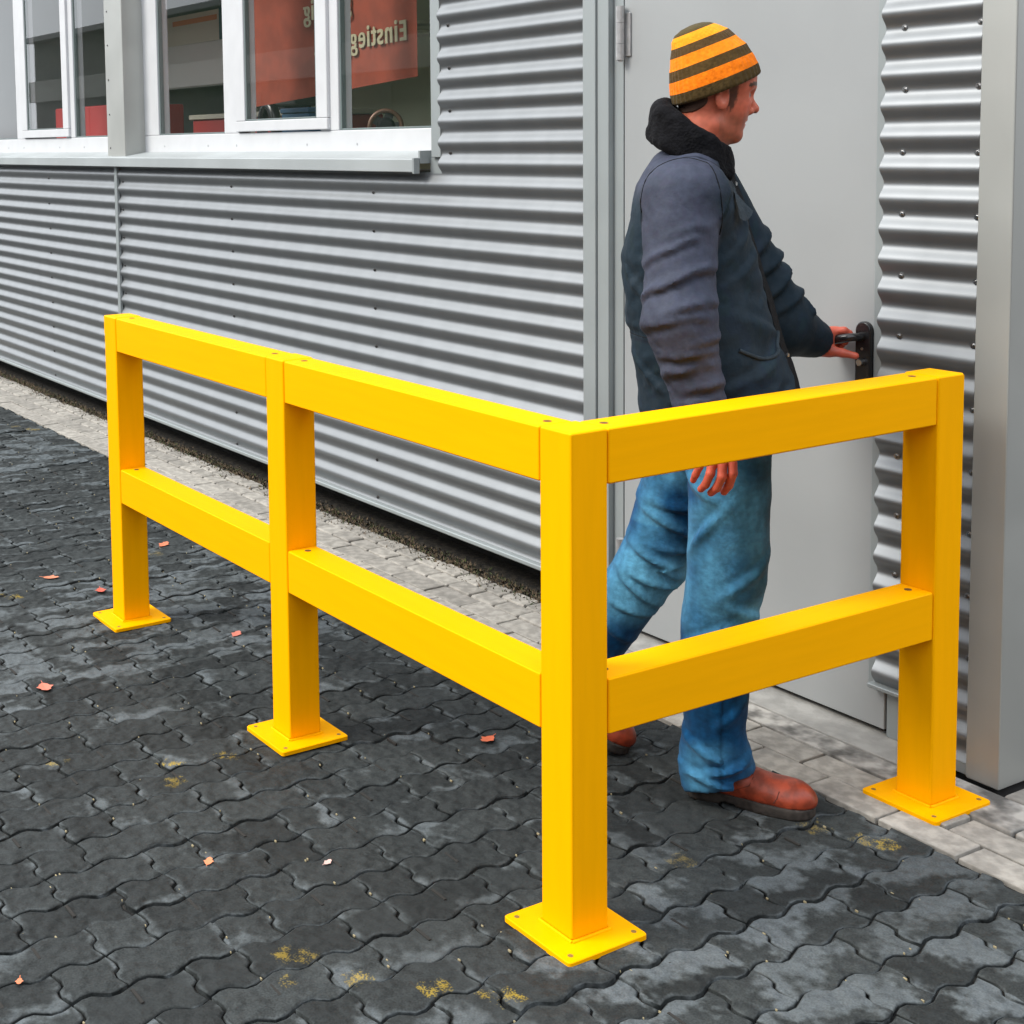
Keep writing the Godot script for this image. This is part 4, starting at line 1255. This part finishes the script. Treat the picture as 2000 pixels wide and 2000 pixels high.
func build_person() -> void:
	n_fold = noise(101, 0.8, 2)
	n_fine = noise(103, 26.0, 2)
	var o := thing("person", "man in striped knitted cap, dark work jacket and jeans pressing the black door handle", "person", Vector3(-0.333, 0, -0.73))
	o.basis = Basis(Vector3(0.72185657, 0, -0.6920427), Vector3.UP, Vector3(0.6920427, 0, 0.72185657))
	var skin := plain(Color.WHITE, 0.5)
	skin.vertex_color_use_as_albedo = true
	skin.subsurf_scatter_enabled = true
	skin.subsurf_scatter_strength = 0.12
	# body: one continuous mesh with head and hands
	var yaw := deg_to_rad(12.0)
	var head_xf := Transform3D(Basis(Vector3(cos(yaw), 0, -sin(yaw)) * 0.945, Vector3.UP, Vector3(sin(yaw), 0, cos(yaw))), Vector3(-0.015, 0, 0))
	var head_in := head_xf.affine_inverse()
	var soup := new_soup()
	nets(soup, f_body, Vector3(-0.45, 0.05, -0.45), Vector3(0.27, 1.56, 0.32), 0.018, func(_p, _n): return Color(0.5, 0.175, 0.11))
	nets(soup, func(p): return f_head(head_in * p), Vector3(-0.16, 1.44, -0.13), Vector3(0.13, 1.80, 0.13), 0.0032, func(p, n): return c_head(head_in * p, head_in.basis * n))
	nets(soup, f_hand_right, Vector3(-0.09, 0.74, 0.17), Vector3(0.07, 1.02, 0.29), 0.003, c_hand)
	nets(soup, f_hand_left, Vector3(0.17, 0.94, -0.53), Vector3(0.36, 1.08, -0.36), 0.003, c_hand)
	var body := put(o, "body", soup_mesh(soup), skin)
	var hair := plain(lin(0.050, 0.022, 0.012), 0.8)
	put(body, "hair", field_mesh(func(p): return f_hair(head_in * p), Vector3(-0.17, 1.56, -0.12), Vector3(0.08, 1.70, 0.12), 0.0036), hair)
	var duck := cloth(Color.WHITE, 111, 0.10, 0.10)
	duck.roughness = 0.62
	duck.metallic_specular = 0.22
	duck.rim_enabled = false
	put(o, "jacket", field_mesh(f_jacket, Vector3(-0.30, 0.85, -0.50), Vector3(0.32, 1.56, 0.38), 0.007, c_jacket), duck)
	var fleece := cloth(lin(0.0035, 0.0035, 0.005), 117, 0.3, 0.6)
	put(o, "collar", field_mesh(f_collar, Vector3(-0.21, 1.40, -0.17), Vector3(0.09, 1.68, 0.17), 0.006), fleece)
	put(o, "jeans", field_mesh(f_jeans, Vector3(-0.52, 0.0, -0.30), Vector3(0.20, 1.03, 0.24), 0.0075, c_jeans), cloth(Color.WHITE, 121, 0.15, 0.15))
	build_cap(o, head_xf)
	build_jacket_details(o)
	# shoes: the leading one flat, the trailing one on its toes
	var sole_mat := varied(lin(0.045, 0.036, 0.030), 0.85, 0.0, 131, 0.4, 0.1)
	var leather := varied(lin(0.34, 0.050, 0.018), 0.42, 0.0, 133, 0.28, 0.16, 0.02, 0.06)
	leather.uv1_world_triplanar = false
	var upper := field_mesh(f_shoe_upper, Vector3(-0.02, 0.01, -0.07), Vector3(0.30, 0.145, 0.07), 0.0045)
	var sole := field_mesh(f_shoe_sole, Vector3(-0.02, -0.012, -0.07), Vector3(0.31, 0.04, 0.07), 0.004)
	# seams: along the quarter, over the vamp, and the welt above the sole
	var stitch := []
	for side in [-1.0, 1.0]:
		for line in [[Vector2(0.020, 0.050), Vector2(0.070, 0.040), Vector2(0.120, 0.044), Vector2(0.150, 0.060), Vector2(0.158, 0.078)], [Vector2(0.205, 0.034), Vector2(0.212, 0.046), Vector2(0.216, 0.060)]]:
			var sp := []
			var sr := []
			for i in line.size():
				var a: Vector2 = line[i]
				sp.append(surface_at(f_shoe_upper, Vector3(a.x, a.y, side * 0.09), Vector3(0, 0, -side)))
				sr.append(0.0011)
			stitch.append(tube_mesh(sp, sr, 6))
	var stitch_mat := plain(lin(0.10, 0.022, 0.012), 0.8)
	for k in 2:
		var s := put(o, "shoe", upper, leather)
		put(s, "sole", sole, sole_mat)
		for m in stitch:
			put(s, "stitching", m, stitch_mat)
		var t := Transform3D(Basis(Vector3.UP, deg_to_rad(-11.0)), Vector3(-0.068, 0.0, 0.022))
		if k == 1:
			t = Transform3D(Basis(Vector3.UP, deg_to_rad(-4.0)) * Basis(Vector3(0, 0, 1), deg_to_rad(-24.0)), Vector3(-0.475, 0.115, -0.185))
		s.transform = t

func build_cap(o: Node3D, head_xf: Transform3D) -> void:
	# rows of height, back, front in the cap's own tilted frame
	var prof := [[-0.004, -0.104, 0.106], [0.0, -0.108, 0.109], [0.019, -0.104, 0.110], [0.045, -0.096, 0.105], [0.069, -0.087, 0.098], [0.095, -0.076, 0.082], [0.115, -0.067, 0.070], [0.131, -0.060, 0.052], [0.143, -0.048, 0.036], [0.150, -0.030, 0.018], [0.152, -0.012, 0.002]]
	var bands := [0.020, 0.0455, 0.069, 0.0955, 0.115, 0.1375, 1.0]
	var cols := [Color(0.065, 0.042, 0.012), Color(0.86, 0.195, 0.006), Color(0.075, 0.045, 0.013), Color(0.88, 0.235, 0.008), Color(0.085, 0.050, 0.016), Color(0.90, 0.31, 0.012), Color(0.075, 0.055, 0.020)]
	var st := new_st()
	var hs := []
	for k in 70:
		hs.append(-0.004 + 0.156 * k / 69.0)
	for b in bands:
		if b < 0.15:
			hs.append(b - 0.0002)
			hs.append(b + 0.0002)
	hs.sort()
	var tilt := deg_to_rad(19.5)
	var xf := head_xf * Transform3D(Basis(Vector3(0, 0, 1), tilt), Vector3(0.0027, 1.650, 0.0))
	var sides := 176
	var rib := func(h: float, ang: float) -> Vector3:
		var i := 0
		while i < prof.size() - 2 and h > prof[i + 1][0]:
			i += 1
		var t := clampf((h - prof[i][0]) / (prof[i + 1][0] - prof[i][0]), 0.0, 1.0)
		var bk := lerpf(prof[i][1], prof[i + 1][1], t)
		var fr := lerpf(prof[i][2], prof[i + 1][2], t)
		var a := (fr - bk) * 0.5
		var c := (fr + bk) * 0.5
		var w := a * 0.86
		var bump := 1.0 + 0.010 * sin(ang * 44.0) + 0.02 * n_fold.get_noise_3d(cos(ang) * 2.0, h * 30.0, sin(ang) * 2.0)
		# gathered crown
		var pinch := smoothstep(0.10, 0.15, h) * 0.05 * cos(ang * 4.0 + 0.6)
		var sag := -0.006 * (1.0 - smoothstep(0.0, 0.05, h)) * absf(sin(ang))
		return Vector3(c + a * cos(ang) * (bump + pinch), h + sag, w * sin(ang) * (bump + pinch))
	for k in hs.size() - 1:
		var h0: float = hs[k]
		var h1: float = hs[k + 1]
		var mid := (h0 + h1) * 0.5
		var bi := 0
		while mid > bands[bi]:
			bi += 1
		for j in sides:
			var a0 := TAU * j / sides
			var a1 := TAU * (j + 1) / sides
			var p := []
			for e in [[h0, a0], [h0, a1], [h1, a1], [h1, a0]]:
				p.append(rib.call(e[0], e[1]))
			var ns := []
			for e in [[h0, a0], [h0, a1], [h1, a1], [h1, a0]]:
				var du: Vector3 = rib.call(e[0], e[1] + 0.015) - rib.call(e[0], e[1] - 0.015)
				var dv: Vector3 = rib.call(minf(e[0] + 0.003, 0.152), e[1]) - rib.call(maxf(e[0] - 0.003, -0.004), e[1])
				var n := dv.cross(du)
				ns.append(xf.basis * (n.normalized() if n.length() > 1e-9 else Vector3.UP))
			st.set_color(cols[bi])
			quad4(st, xf * p[0], xf * p[1], xf * p[2], xf * p[3], ns[0], ns[1], ns[2], ns[3])
	var knit := cloth(Color.WHITE, 141, 0.10, 0.35)
	put(o, "knitted_cap", st.commit(), knit)

func surface_at(f: Callable, p: Vector3, dir: Vector3) -> Vector3:
	# march from outside to the cloth
	for k in 60:
		var d: float = f.call(p)
		if d < 0.0005:
			break
		p += dir * maxf(d * 0.7, 0.0004)
	return p

func build_jacket_details(o: Node3D) -> void:
	var dark := cloth(lin(0.009, 0.010, 0.012), 151, 0.2)
	var same := cloth(lin(0.030, 0.043, 0.054), 153, 0.2)
	# sleeve seam over the shoulder
	var sp := []
	var sr := []
	for k in 25:
		var a := lerpf(-0.35, PI + 0.25, k / 24.0)
		var n := Vector3(0, 0.7 * maxf(0.0, sin(a)), 1).normalized()
		var q := Vector3(-0.082 + 0.086 * cos(a), 1.37 + 0.118 * sin(a), 0.165 - 0.035 * maxf(0.0, sin(a)))
		sp.append(surface_at(f_jacket, q + n * 0.16, -n) - n * 0.0003)
		sr.append(0.0015)
	put(o, "seam", tube_mesh(sp, sr, 6), dark)
	var yp := []
	var yr := []
	for k in 16:
		var a := lerpf(2.0, 3.7, k / 15.0)
		var dir := Vector3(cos(a), 0, sin(a))
		yp.append(surface_at(f_jacket, Vector3(-0.05, 1.095 - 0.006 * k / 15.0, 0.0) + dir * 0.4, -dir))
		yr.append(0.0012)
	put(o, "seam", tube_mesh(yp, yr, 6), dark)
	# front placket: a dark band down the front edge
	var st := new_st()
	var pts := []
	for k in 15:
		var y := lerpf(1.455, 0.90, k / 14.0)
		var q := surface_at(f_jacket, Vector3(0.40, y, -0.045 + 0.035 * (k / 14.0)), Vector3(-1, 0, 0))
		pts.append(q)
	for k in 14:
		var a: Vector3 = pts[k]
		var b: Vector3 = pts[k + 1]
		var w := Vector3(-0.006, 0, 0.026)
		var e := Vector3(0.006, 0, 0)
		var n := Vector3(0.95, 0.05, 0.3).normalized()
		quad(st, a - w + e, a + w + e, b + w + e, b - w + e, n)
		quad(st, a + w + e, a + w - e, b + w - e, b + w + e, Vector3(0.2, 0, 1).normalized())
		quad(st, a - w + e, a - w - e, b - w - e, b - w + e, Vector3(0.2, 0, -1).normalized())
	put(o, "front_placket", st.commit(), dark)
	# chest pocket flap, standing off at its free corner
	var flap := new_st()
	var rows := []
	for i in 6:
		var r := []
		for j in 5:
			var y := lerpf(1.415, 1.362, j / 4.0) - 0.012 * i / 5.0 * -1.0 + (0.012 * sin(PI * i / 5.0) if j == 4 else 0.0) * -1.0
			var z := lerpf(0.158, 0.050, i / 5.0)
			var q := surface_at(f_jacket, Vector3(0.25, y, z + 0.11), Vector3(-0.9, 0, -0.45).normalized())
			r.append(q + Vector3(0.9, 0, 0.45).normalized() * (0.004 + (0.010 + 0.014 * i / 5.0) * pow(j / 4.0, 2.0)))
		rows.append(r)
	for i in 5:
		for j in 4:
			var n: Vector3 = (rows[i + 1][j] - rows[i][j]).cross(rows[i][j + 1] - rows[i][j]).normalized()
			if n.x + n.z < 0.0:
				n = -n
			quad(flap, rows[i][j], rows[i + 1][j], rows[i + 1][j + 1], rows[i][j + 1], n)
	put(o, "pocket_flap", flap.commit(), same)
	# hip pocket with a sagging welt
	var welt := []
	var rad := []
	for k in 13:
		var t := k / 12.0
		var ang := lerpf(-0.1, 1.15, t)
		var y := 1.075 - 0.035 * sin(PI * t) + 0.022 * (1.0 - t)
		var dir := Vector3(cos(ang), 0, sin(ang))
		welt.append(surface_at(f_jacket, Vector3(-0.02, y, 0.03) + dir * 0.4, -dir) + dir * 0.001)
		rad.append(0.0048)
	put(o, "pocket_welt", tube_mesh(welt, rad, 8), same)
	# snap buttons
	for y in [1.432, 1.045]:
		var p := surface_at(f_jacket, Vector3(0.4, y, 0.012 if y > 1.3 else 0.02), Vector3(-1, 0, 0)) + Vector3(0.006, 0, 0.0)
		put(o, "snap_button", tube_mesh([p, p + Vector3(0.003, 0, 0.002)], [0.005, 0.004], 10), mat.steel)

# ---------------------------------------------------------------- things behind the panes
func build_interior_things() -> void:
	# red banner placed in the room in place of a reflection in the pane
	var bn := thing("reflection_banner", "red banner with pale mirrored lettering behind the right hand window, standing in for a reflection", "banner", Vector3(-2.94, 1.80, -1.72))
	var along := Vector3(-1, 0, 0)
	var out := Vector3(0, 0, 1)
	var st := new_st()
	var cols := 30
	var w := 1.62
	var low := func(t: float) -> float: return lerpf(0.0, -0.10, t)
	var sway := func(t: float) -> Vector3: return along * (t * w) + out * (0.008 * sin(t * 9.0) + 0.003 * sin(t * 31.0))
	for i in cols:
		var a := float(i) / cols
		var b := float(i + 1) / cols
		var na := (out + along * -0.05 * cos(a * 9.0)).normalized()
		var nb := (out + along * -0.05 * cos(b * 9.0)).normalized()
		var lift := Vector3(0, 0.85, 0)
		quad4(st, sway.call(a) + Vector3(0, low.call(a), 0), sway.call(b) + Vector3(0, low.call(b), 0), sway.call(b) + lift, sway.call(a) + lift, na, nb, nb, na)
	var red := varied(lin(0.25, 0.042, 0.016), 0.8, 0.0, 161, 0.1, 0.8)
	red.backlight_enabled = true
	red.backlight = Color(0.12, 0.02, 0.01)
	put(bn, "cloth", st.commit(), red)
	var tm := TextMesh.new()
	tm.text = "Einstiegpreis."
	var font := SystemFont.new()
	font.font_names = PackedStringArray(["Droid Sans"])
	font.font_weight = 600
	tm.font = font
	tm.font_size = 32
	tm.pixel_size = 0.0037
	tm.depth = 0.004
	tm.horizontal_alignment = HORIZONTAL_ALIGNMENT_LEFT
	var lett := put(bn, "lettering", tm, plain(lin(0.34, 0.32, 0.20), 0.8))
	# facing into the room, so that it reads mirrored from the yard
	var tb := Basis(along, Vector3.UP, along.cross(Vector3.UP)) * Basis(Vector3(0, 0, 1), -0.03)
	lett.transform = Transform3D(tb, along * 0.045 + Vector3(0, 0.195, 0) + out * 0.016)
	var tm2: TextMesh = tm.duplicate()
	tm2.text = "günstig"
	var l2 := put(bn, "lettering", tm2, lett.material_override)
	l2.transform = Transform3D(tb, along * 0.48 + Vector3(0, 0.35, 0) + out * 0.016)
	# desk fan on the inner sill
	var fan := thing("desk_fan", "round dark desk fan with a coppery rim just behind the right window pane", "fan", Vector3(-3.245, 1.625, -1.76))
	fan.rotation.y = deg_to_rad(60.0)
	var ring := []
	var rr := []
	for k in 33:
		var a := TAU * k / 32.0
		ring.append(Vector3(0.070 * cos(a), -0.03 + 0.070 * sin(a), 0.0))
		rr.append(0.011)
	put(fan, "rim", tube_mesh(ring, rr, 8), plain(lin(0.14, 0.075, 0.045), 0.4, 0.3))
	put(fan, "hub", tube_mesh([Vector3(0, -0.03, -0.04), Vector3(0, -0.03, 0.01), Vector3(0, -0.03, 0.018)], [0.042, 0.042, 0.03], 18), mat.black)
	var blades := new_st()
	for k in 5:
		var a := TAU * k / 5.0
		var c := Vector3(0.045 * cos(a), -0.03 + 0.045 * sin(a), -0.01)
		var u := Vector3(cos(a), sin(a), 0.0) * 0.022
		var v := Vector3(-sin(a), cos(a), 0.5) * 0.020
		quad(blades, c - u - v, c + u - v, c + u + v, c - u + v, Vector3(0.2, 0, 1).normalized())
	put(fan, "blades", blades.commit(), mat.dark_steel)
	put(fan, "stand", tube_mesh([Vector3(0, -0.20, -0.02), Vector3(0, -0.08, -0.02)], [0.04, 0.012], 12), mat.black)
	# inner window ledge that carries small things
	var ledge := thing("inner_ledge", "narrow pale ledge running along the inside of both windows", "shelf", Vector3(-5.0, 1.33, -1.7))
	put(ledge, "board", box_mesh(Vector3(-4.4, 0.03, -0.22), Vector3(3.05, 0.066, 0.13), 0.003), plain(lin(0.5, 0.5, 0.45), 0.6))
	for x in [-4.0, -1.5, 1.0, 2.8]:
		put(ledge, "bracket", box_mesh(Vector3(x, -0.15, -0.2), Vector3(x + 0.03, 0.029, 0.12), 0.002), plain(lin(0.3, 0.3, 0.3), 0.6))
	# bent lamp and chair seen in the opening sash
	var lamp := thing("bent_lamp", "pale bent desk lamp arm at the left of the middle pane", "lamp", Vector3(-4.40, 1.396, -1.75))
	var arc := []
	var ar := []
	for k in 12:
		var a := lerpf(1.9, -0.75, k / 11.0)
		arc.append(Vector3(0.066 * cos(a), 0.380 + 0.078 * sin(a), 0.02))
		ar.append(0.011)
	put(lamp, "arm", tube_mesh(arc, ar, 10), plain(lin(0.5, 0.5, 0.38), 0.5))
	put(lamp, "stem", tube_mesh([Vector3(-0.045, 0.0, 0.02), Vector3(-0.025, 0.452, 0.02)], [0.03, 0.01], 10), plain(lin(0.6, 0.6, 0.5), 0.5))
	var chair := thing("office_chair", "black office chair back standing inside behind the middle pane", "chair", Vector3(-5.27, 0.65, -2.3))
	var bk := []
	var br := []
	for k in 15:
		var a := lerpf(PI * 1.05, -0.05 * PI, k / 14.0)
		bk.append(Vector3(0.085 * cos(a), 0.93 + 0.16 * sin(a), 0.0))
		br.append(0.034)
	put(chair, "backrest", tube_mesh(bk, br, 12), mat.black)
	put(chair, "seat", box_mesh(Vector3(-0.23, 0.40, -0.22), Vector3(0.23, 0.47, 0.22), 0.03), mat.black)
	put(chair, "column", tube_mesh([Vector3(0, 0.05, 0), Vector3(0, 0.40, 0)], [0.03, 0.03], 10), mat.dark_steel)
	put(chair, "back_bar", box_mesh(Vector3(-0.03, 0.44, -0.04), Vector3(0.03, 0.90, -0.01), 0.01), mat.dark_steel)
	for k in 5:
		var a := TAU * k / 5.0
		put(chair, "foot", tube_mesh([Vector3(0, 0.07, 0), Vector3(0.26 * cos(a), 0.03, 0.26 * sin(a))], [0.025, 0.018], 8), mat.dark_steel)
	var crate := thing("blue_box", "dark blue box on the ledge behind the middle pane", "box", Vector3(-3.92, 1.3965, -1.79))
	put(crate, "body", box_mesh(Vector3(-0.13, 0.0, -0.1), Vector3(0.13, 0.275, 0.1), 0.006), plain(lin(0.01, 0.06, 0.12), 0.6))
	put(crate, "lid", box_mesh(Vector3(-0.135, 0.2755, -0.105), Vector3(0.135, 0.30, 0.105), 0.005), plain(lin(0.012, 0.05, 0.10), 0.6))
	# cupboard, screen and shelf further in, added in place of reflections in the pane
	var cup := thing("reflection_cupboard", "low red cupboard behind the left pane of the right window, in place of a reflection", "cupboard", Vector3(-6.1, 0.65, -2.9))
	put(cup, "body", box_mesh(Vector3(-0.9, 0.0, -0.25), Vector3(0.75, 1.04, 0.25), 0.01), plain(lin(0.42, 0.03, 0.025), 0.5))
	put(cup, "top", box_mesh(Vector3(-0.92, 1.0405, -0.27), Vector3(0.77, 1.075, 0.27), 0.006), plain(lin(0.5, 0.48, 0.38), 0.5))
	var scr := thing("monitor", "dark boxy monitor standing on the red cupboard inside, in place of a reflection", "monitor", Vector3(-6.0, 1.726, -2.85))
	put(scr, "case", box_mesh(Vector3(-0.27, 0.03, -0.15), Vector3(0.30, 0.38, 0.13), 0.012), plain(lin(0.05, 0.055, 0.05), 0.5))
	put(scr, "screen", box_mesh(Vector3(-0.23, 0.07, 0.1305), Vector3(0.26, 0.34, 0.136), 0.002), plain(lin(0.012, 0.014, 0.014), 0.15))
	put(scr, "stand", box_mesh(Vector3(-0.12, 0.0, -0.1), Vector3(0.12, 0.0295, 0.1), 0.004), mat.black)
	var shelf := thing("reflection_shelf", "pale double wall shelf above the monitor inside, in place of a reflection", "shelf", Vector3(-6.0, 2.15, -3.2))
	for y in [0.0, 0.06]:
		put(shelf, "board", box_mesh(Vector3(-1.2, y, -0.12), Vector3(1.0, y + 0.025, 0.12), 0.003), plain(lin(0.62, 0.6, 0.48), 0.6))
	var cup2 := thing("red_cabinet", "red metal cabinet behind the right pane of the left window", "cabinet", Vector3(-8.4, 0.65, -2.6))
	put(cup2, "body", box_mesh(Vector3(-0.35, 0.0, -0.3), Vector3(0.75, 1.17, 0.3), 0.01), plain(lin(0.45, 0.05, 0.05), 0.5))
	put(cup2, "handle", box_mesh(Vector3(0.1, 0.8, 0.3005), Vector3(0.3, 0.83, 0.32), 0.004), mat.steel)
	var beam := thing("reflection_beam", "broad white beam behind the left window, in place of a reflected facade band", "beam", Vector3(-9.0, 1.98, -3.4))  # beam and sign added to stand for the mirrored front opposite
	put(beam, "board", box_mesh(Vector3(-0.45, 0.0, -0.06), Vector3(2.6, 0.34, 0.06), 0.006), plain(lin(0.75, 0.74, 0.68), 0.6))
	var sg := thing("reflection_sign", "pale board with an orange stripe and teal end above the white beam, in place of a reflected sign", "sign", Vector3(-8.6, 2.3205, -3.38))
	put(sg, "board", box_mesh(Vector3(-0.3, 0.0, -0.02), Vector3(0.65, 0.24, 0.02), 0.003), plain(lin(0.7, 0.66, 0.52), 0.6))
	put(sg, "stripe", box_mesh(Vector3(-0.18, 0.16, 0.0203), Vector3(0.62, 0.20, 0.023), 0.001), plain(lin(0.7, 0.25, 0.08), 0.6))
	put(sg, "teal_end", box_mesh(Vector3(0.6505, 0.0, -0.02), Vector3(0.95, 0.25, 0.02), 0.003), plain(lin(0.02, 0.10, 0.11), 0.6))

# ---------------------------------------------------------------- leaves
func build_leaves() -> void:
	var kinds := [["curled orange leaf on the dark pavers behind the left barrier post", -2.925, -0.494, 0.030, Color(0.60, 0.17, 0.08)], ["reddish orange leaf on the pavers far left, beside the left frame edge", -2.764, 0.025, 0.030, Color(0.55, 0.18, 0.09)], ["small folded red leaf just left of the left post's base plate", -2.53, -0.07, 0.028, Color(0.55, 0.09, 0.05)], ["pale red leaf between the left and the middle post", -1.887, -0.265, 0.024, Color(0.55, 0.16, 0.11)], ["flat orange red leaf near the left edge, on a pale paver", -1.789, 0.406, 0.034, Color(0.60, 0.16, 0.10)], ["round orange leaf on the pavers under the long rails", -0.838, -0.444, 0.026, Color(0.62, 0.13, 0.05)], ["tiny orange leaf in a joint left of centre", -0.657, 0.449, 0.016, Color(0.65, 0.22, 0.10)], ["tiny orange leaf scrap at the lower left corner", -0.444, 0.95, 0.011, Color(0.60, 0.18, 0.08)], ["whitish leaf scrap in a joint before the long rails", -0.519, 0.232, 0.012, Color(0.60, 0.40, 0.36)]]
	for q in kinds:
		var r: float = q[3]
		var st := new_st()
		var turn := rng.randf() * TAU
		var curl := 0.25 + 0.35 * rng.randf()
		var rows := 6
		var pt := func(i: int, s: float) -> Vector3:
			var t := float(i) / rows
			var w := sin(PI * clampf(t * 0.94 + 0.04, 0.0, 1.0)) * r * 0.62 * (1.0 + 0.25 * sin(t * 17.0))
			var x := (t - 0.5) * 2.0 * r
			return Vector3(x, 0.0035 + curl * (w * w * absf(s) * 16.0 + pow(t - 0.35, 2.0) * r * 0.9), w * s).rotated(Vector3.UP, turn)
		for i in rows:
			for s in [-1.0, 1.0]:
				var a: Vector3 = pt.call(i, 0.0)
				var b: Vector3 = pt.call(i + 1, 0.0)
				var c: Vector3 = pt.call(i + 1, s)
				var d: Vector3 = pt.call(i, s)
				var n := (b - a).cross(c - b)
				n = n.normalized() if n.length() > 1e-9 else Vector3.UP
				if n.y < 0.0:
					n = -n
				quad(st, a, b, c, d, n)
		var stem: Vector3 = pt.call(0, 0.0)
		tube(st, [stem, stem + Vector3(-r * 0.5, 0.001, 0).rotated(Vector3.UP, turn)], [0.0012, 0.0008], 5)
		var m := plain((q[4] as Color).linear_to_srgb(), 0.6)
		var o := put(self, "fallen_leaf", st.commit(), m, Vector3(q[1], 0.0, q[2]))
		tag(o, q[0], "leaf", "fallen leaves on the pavers")
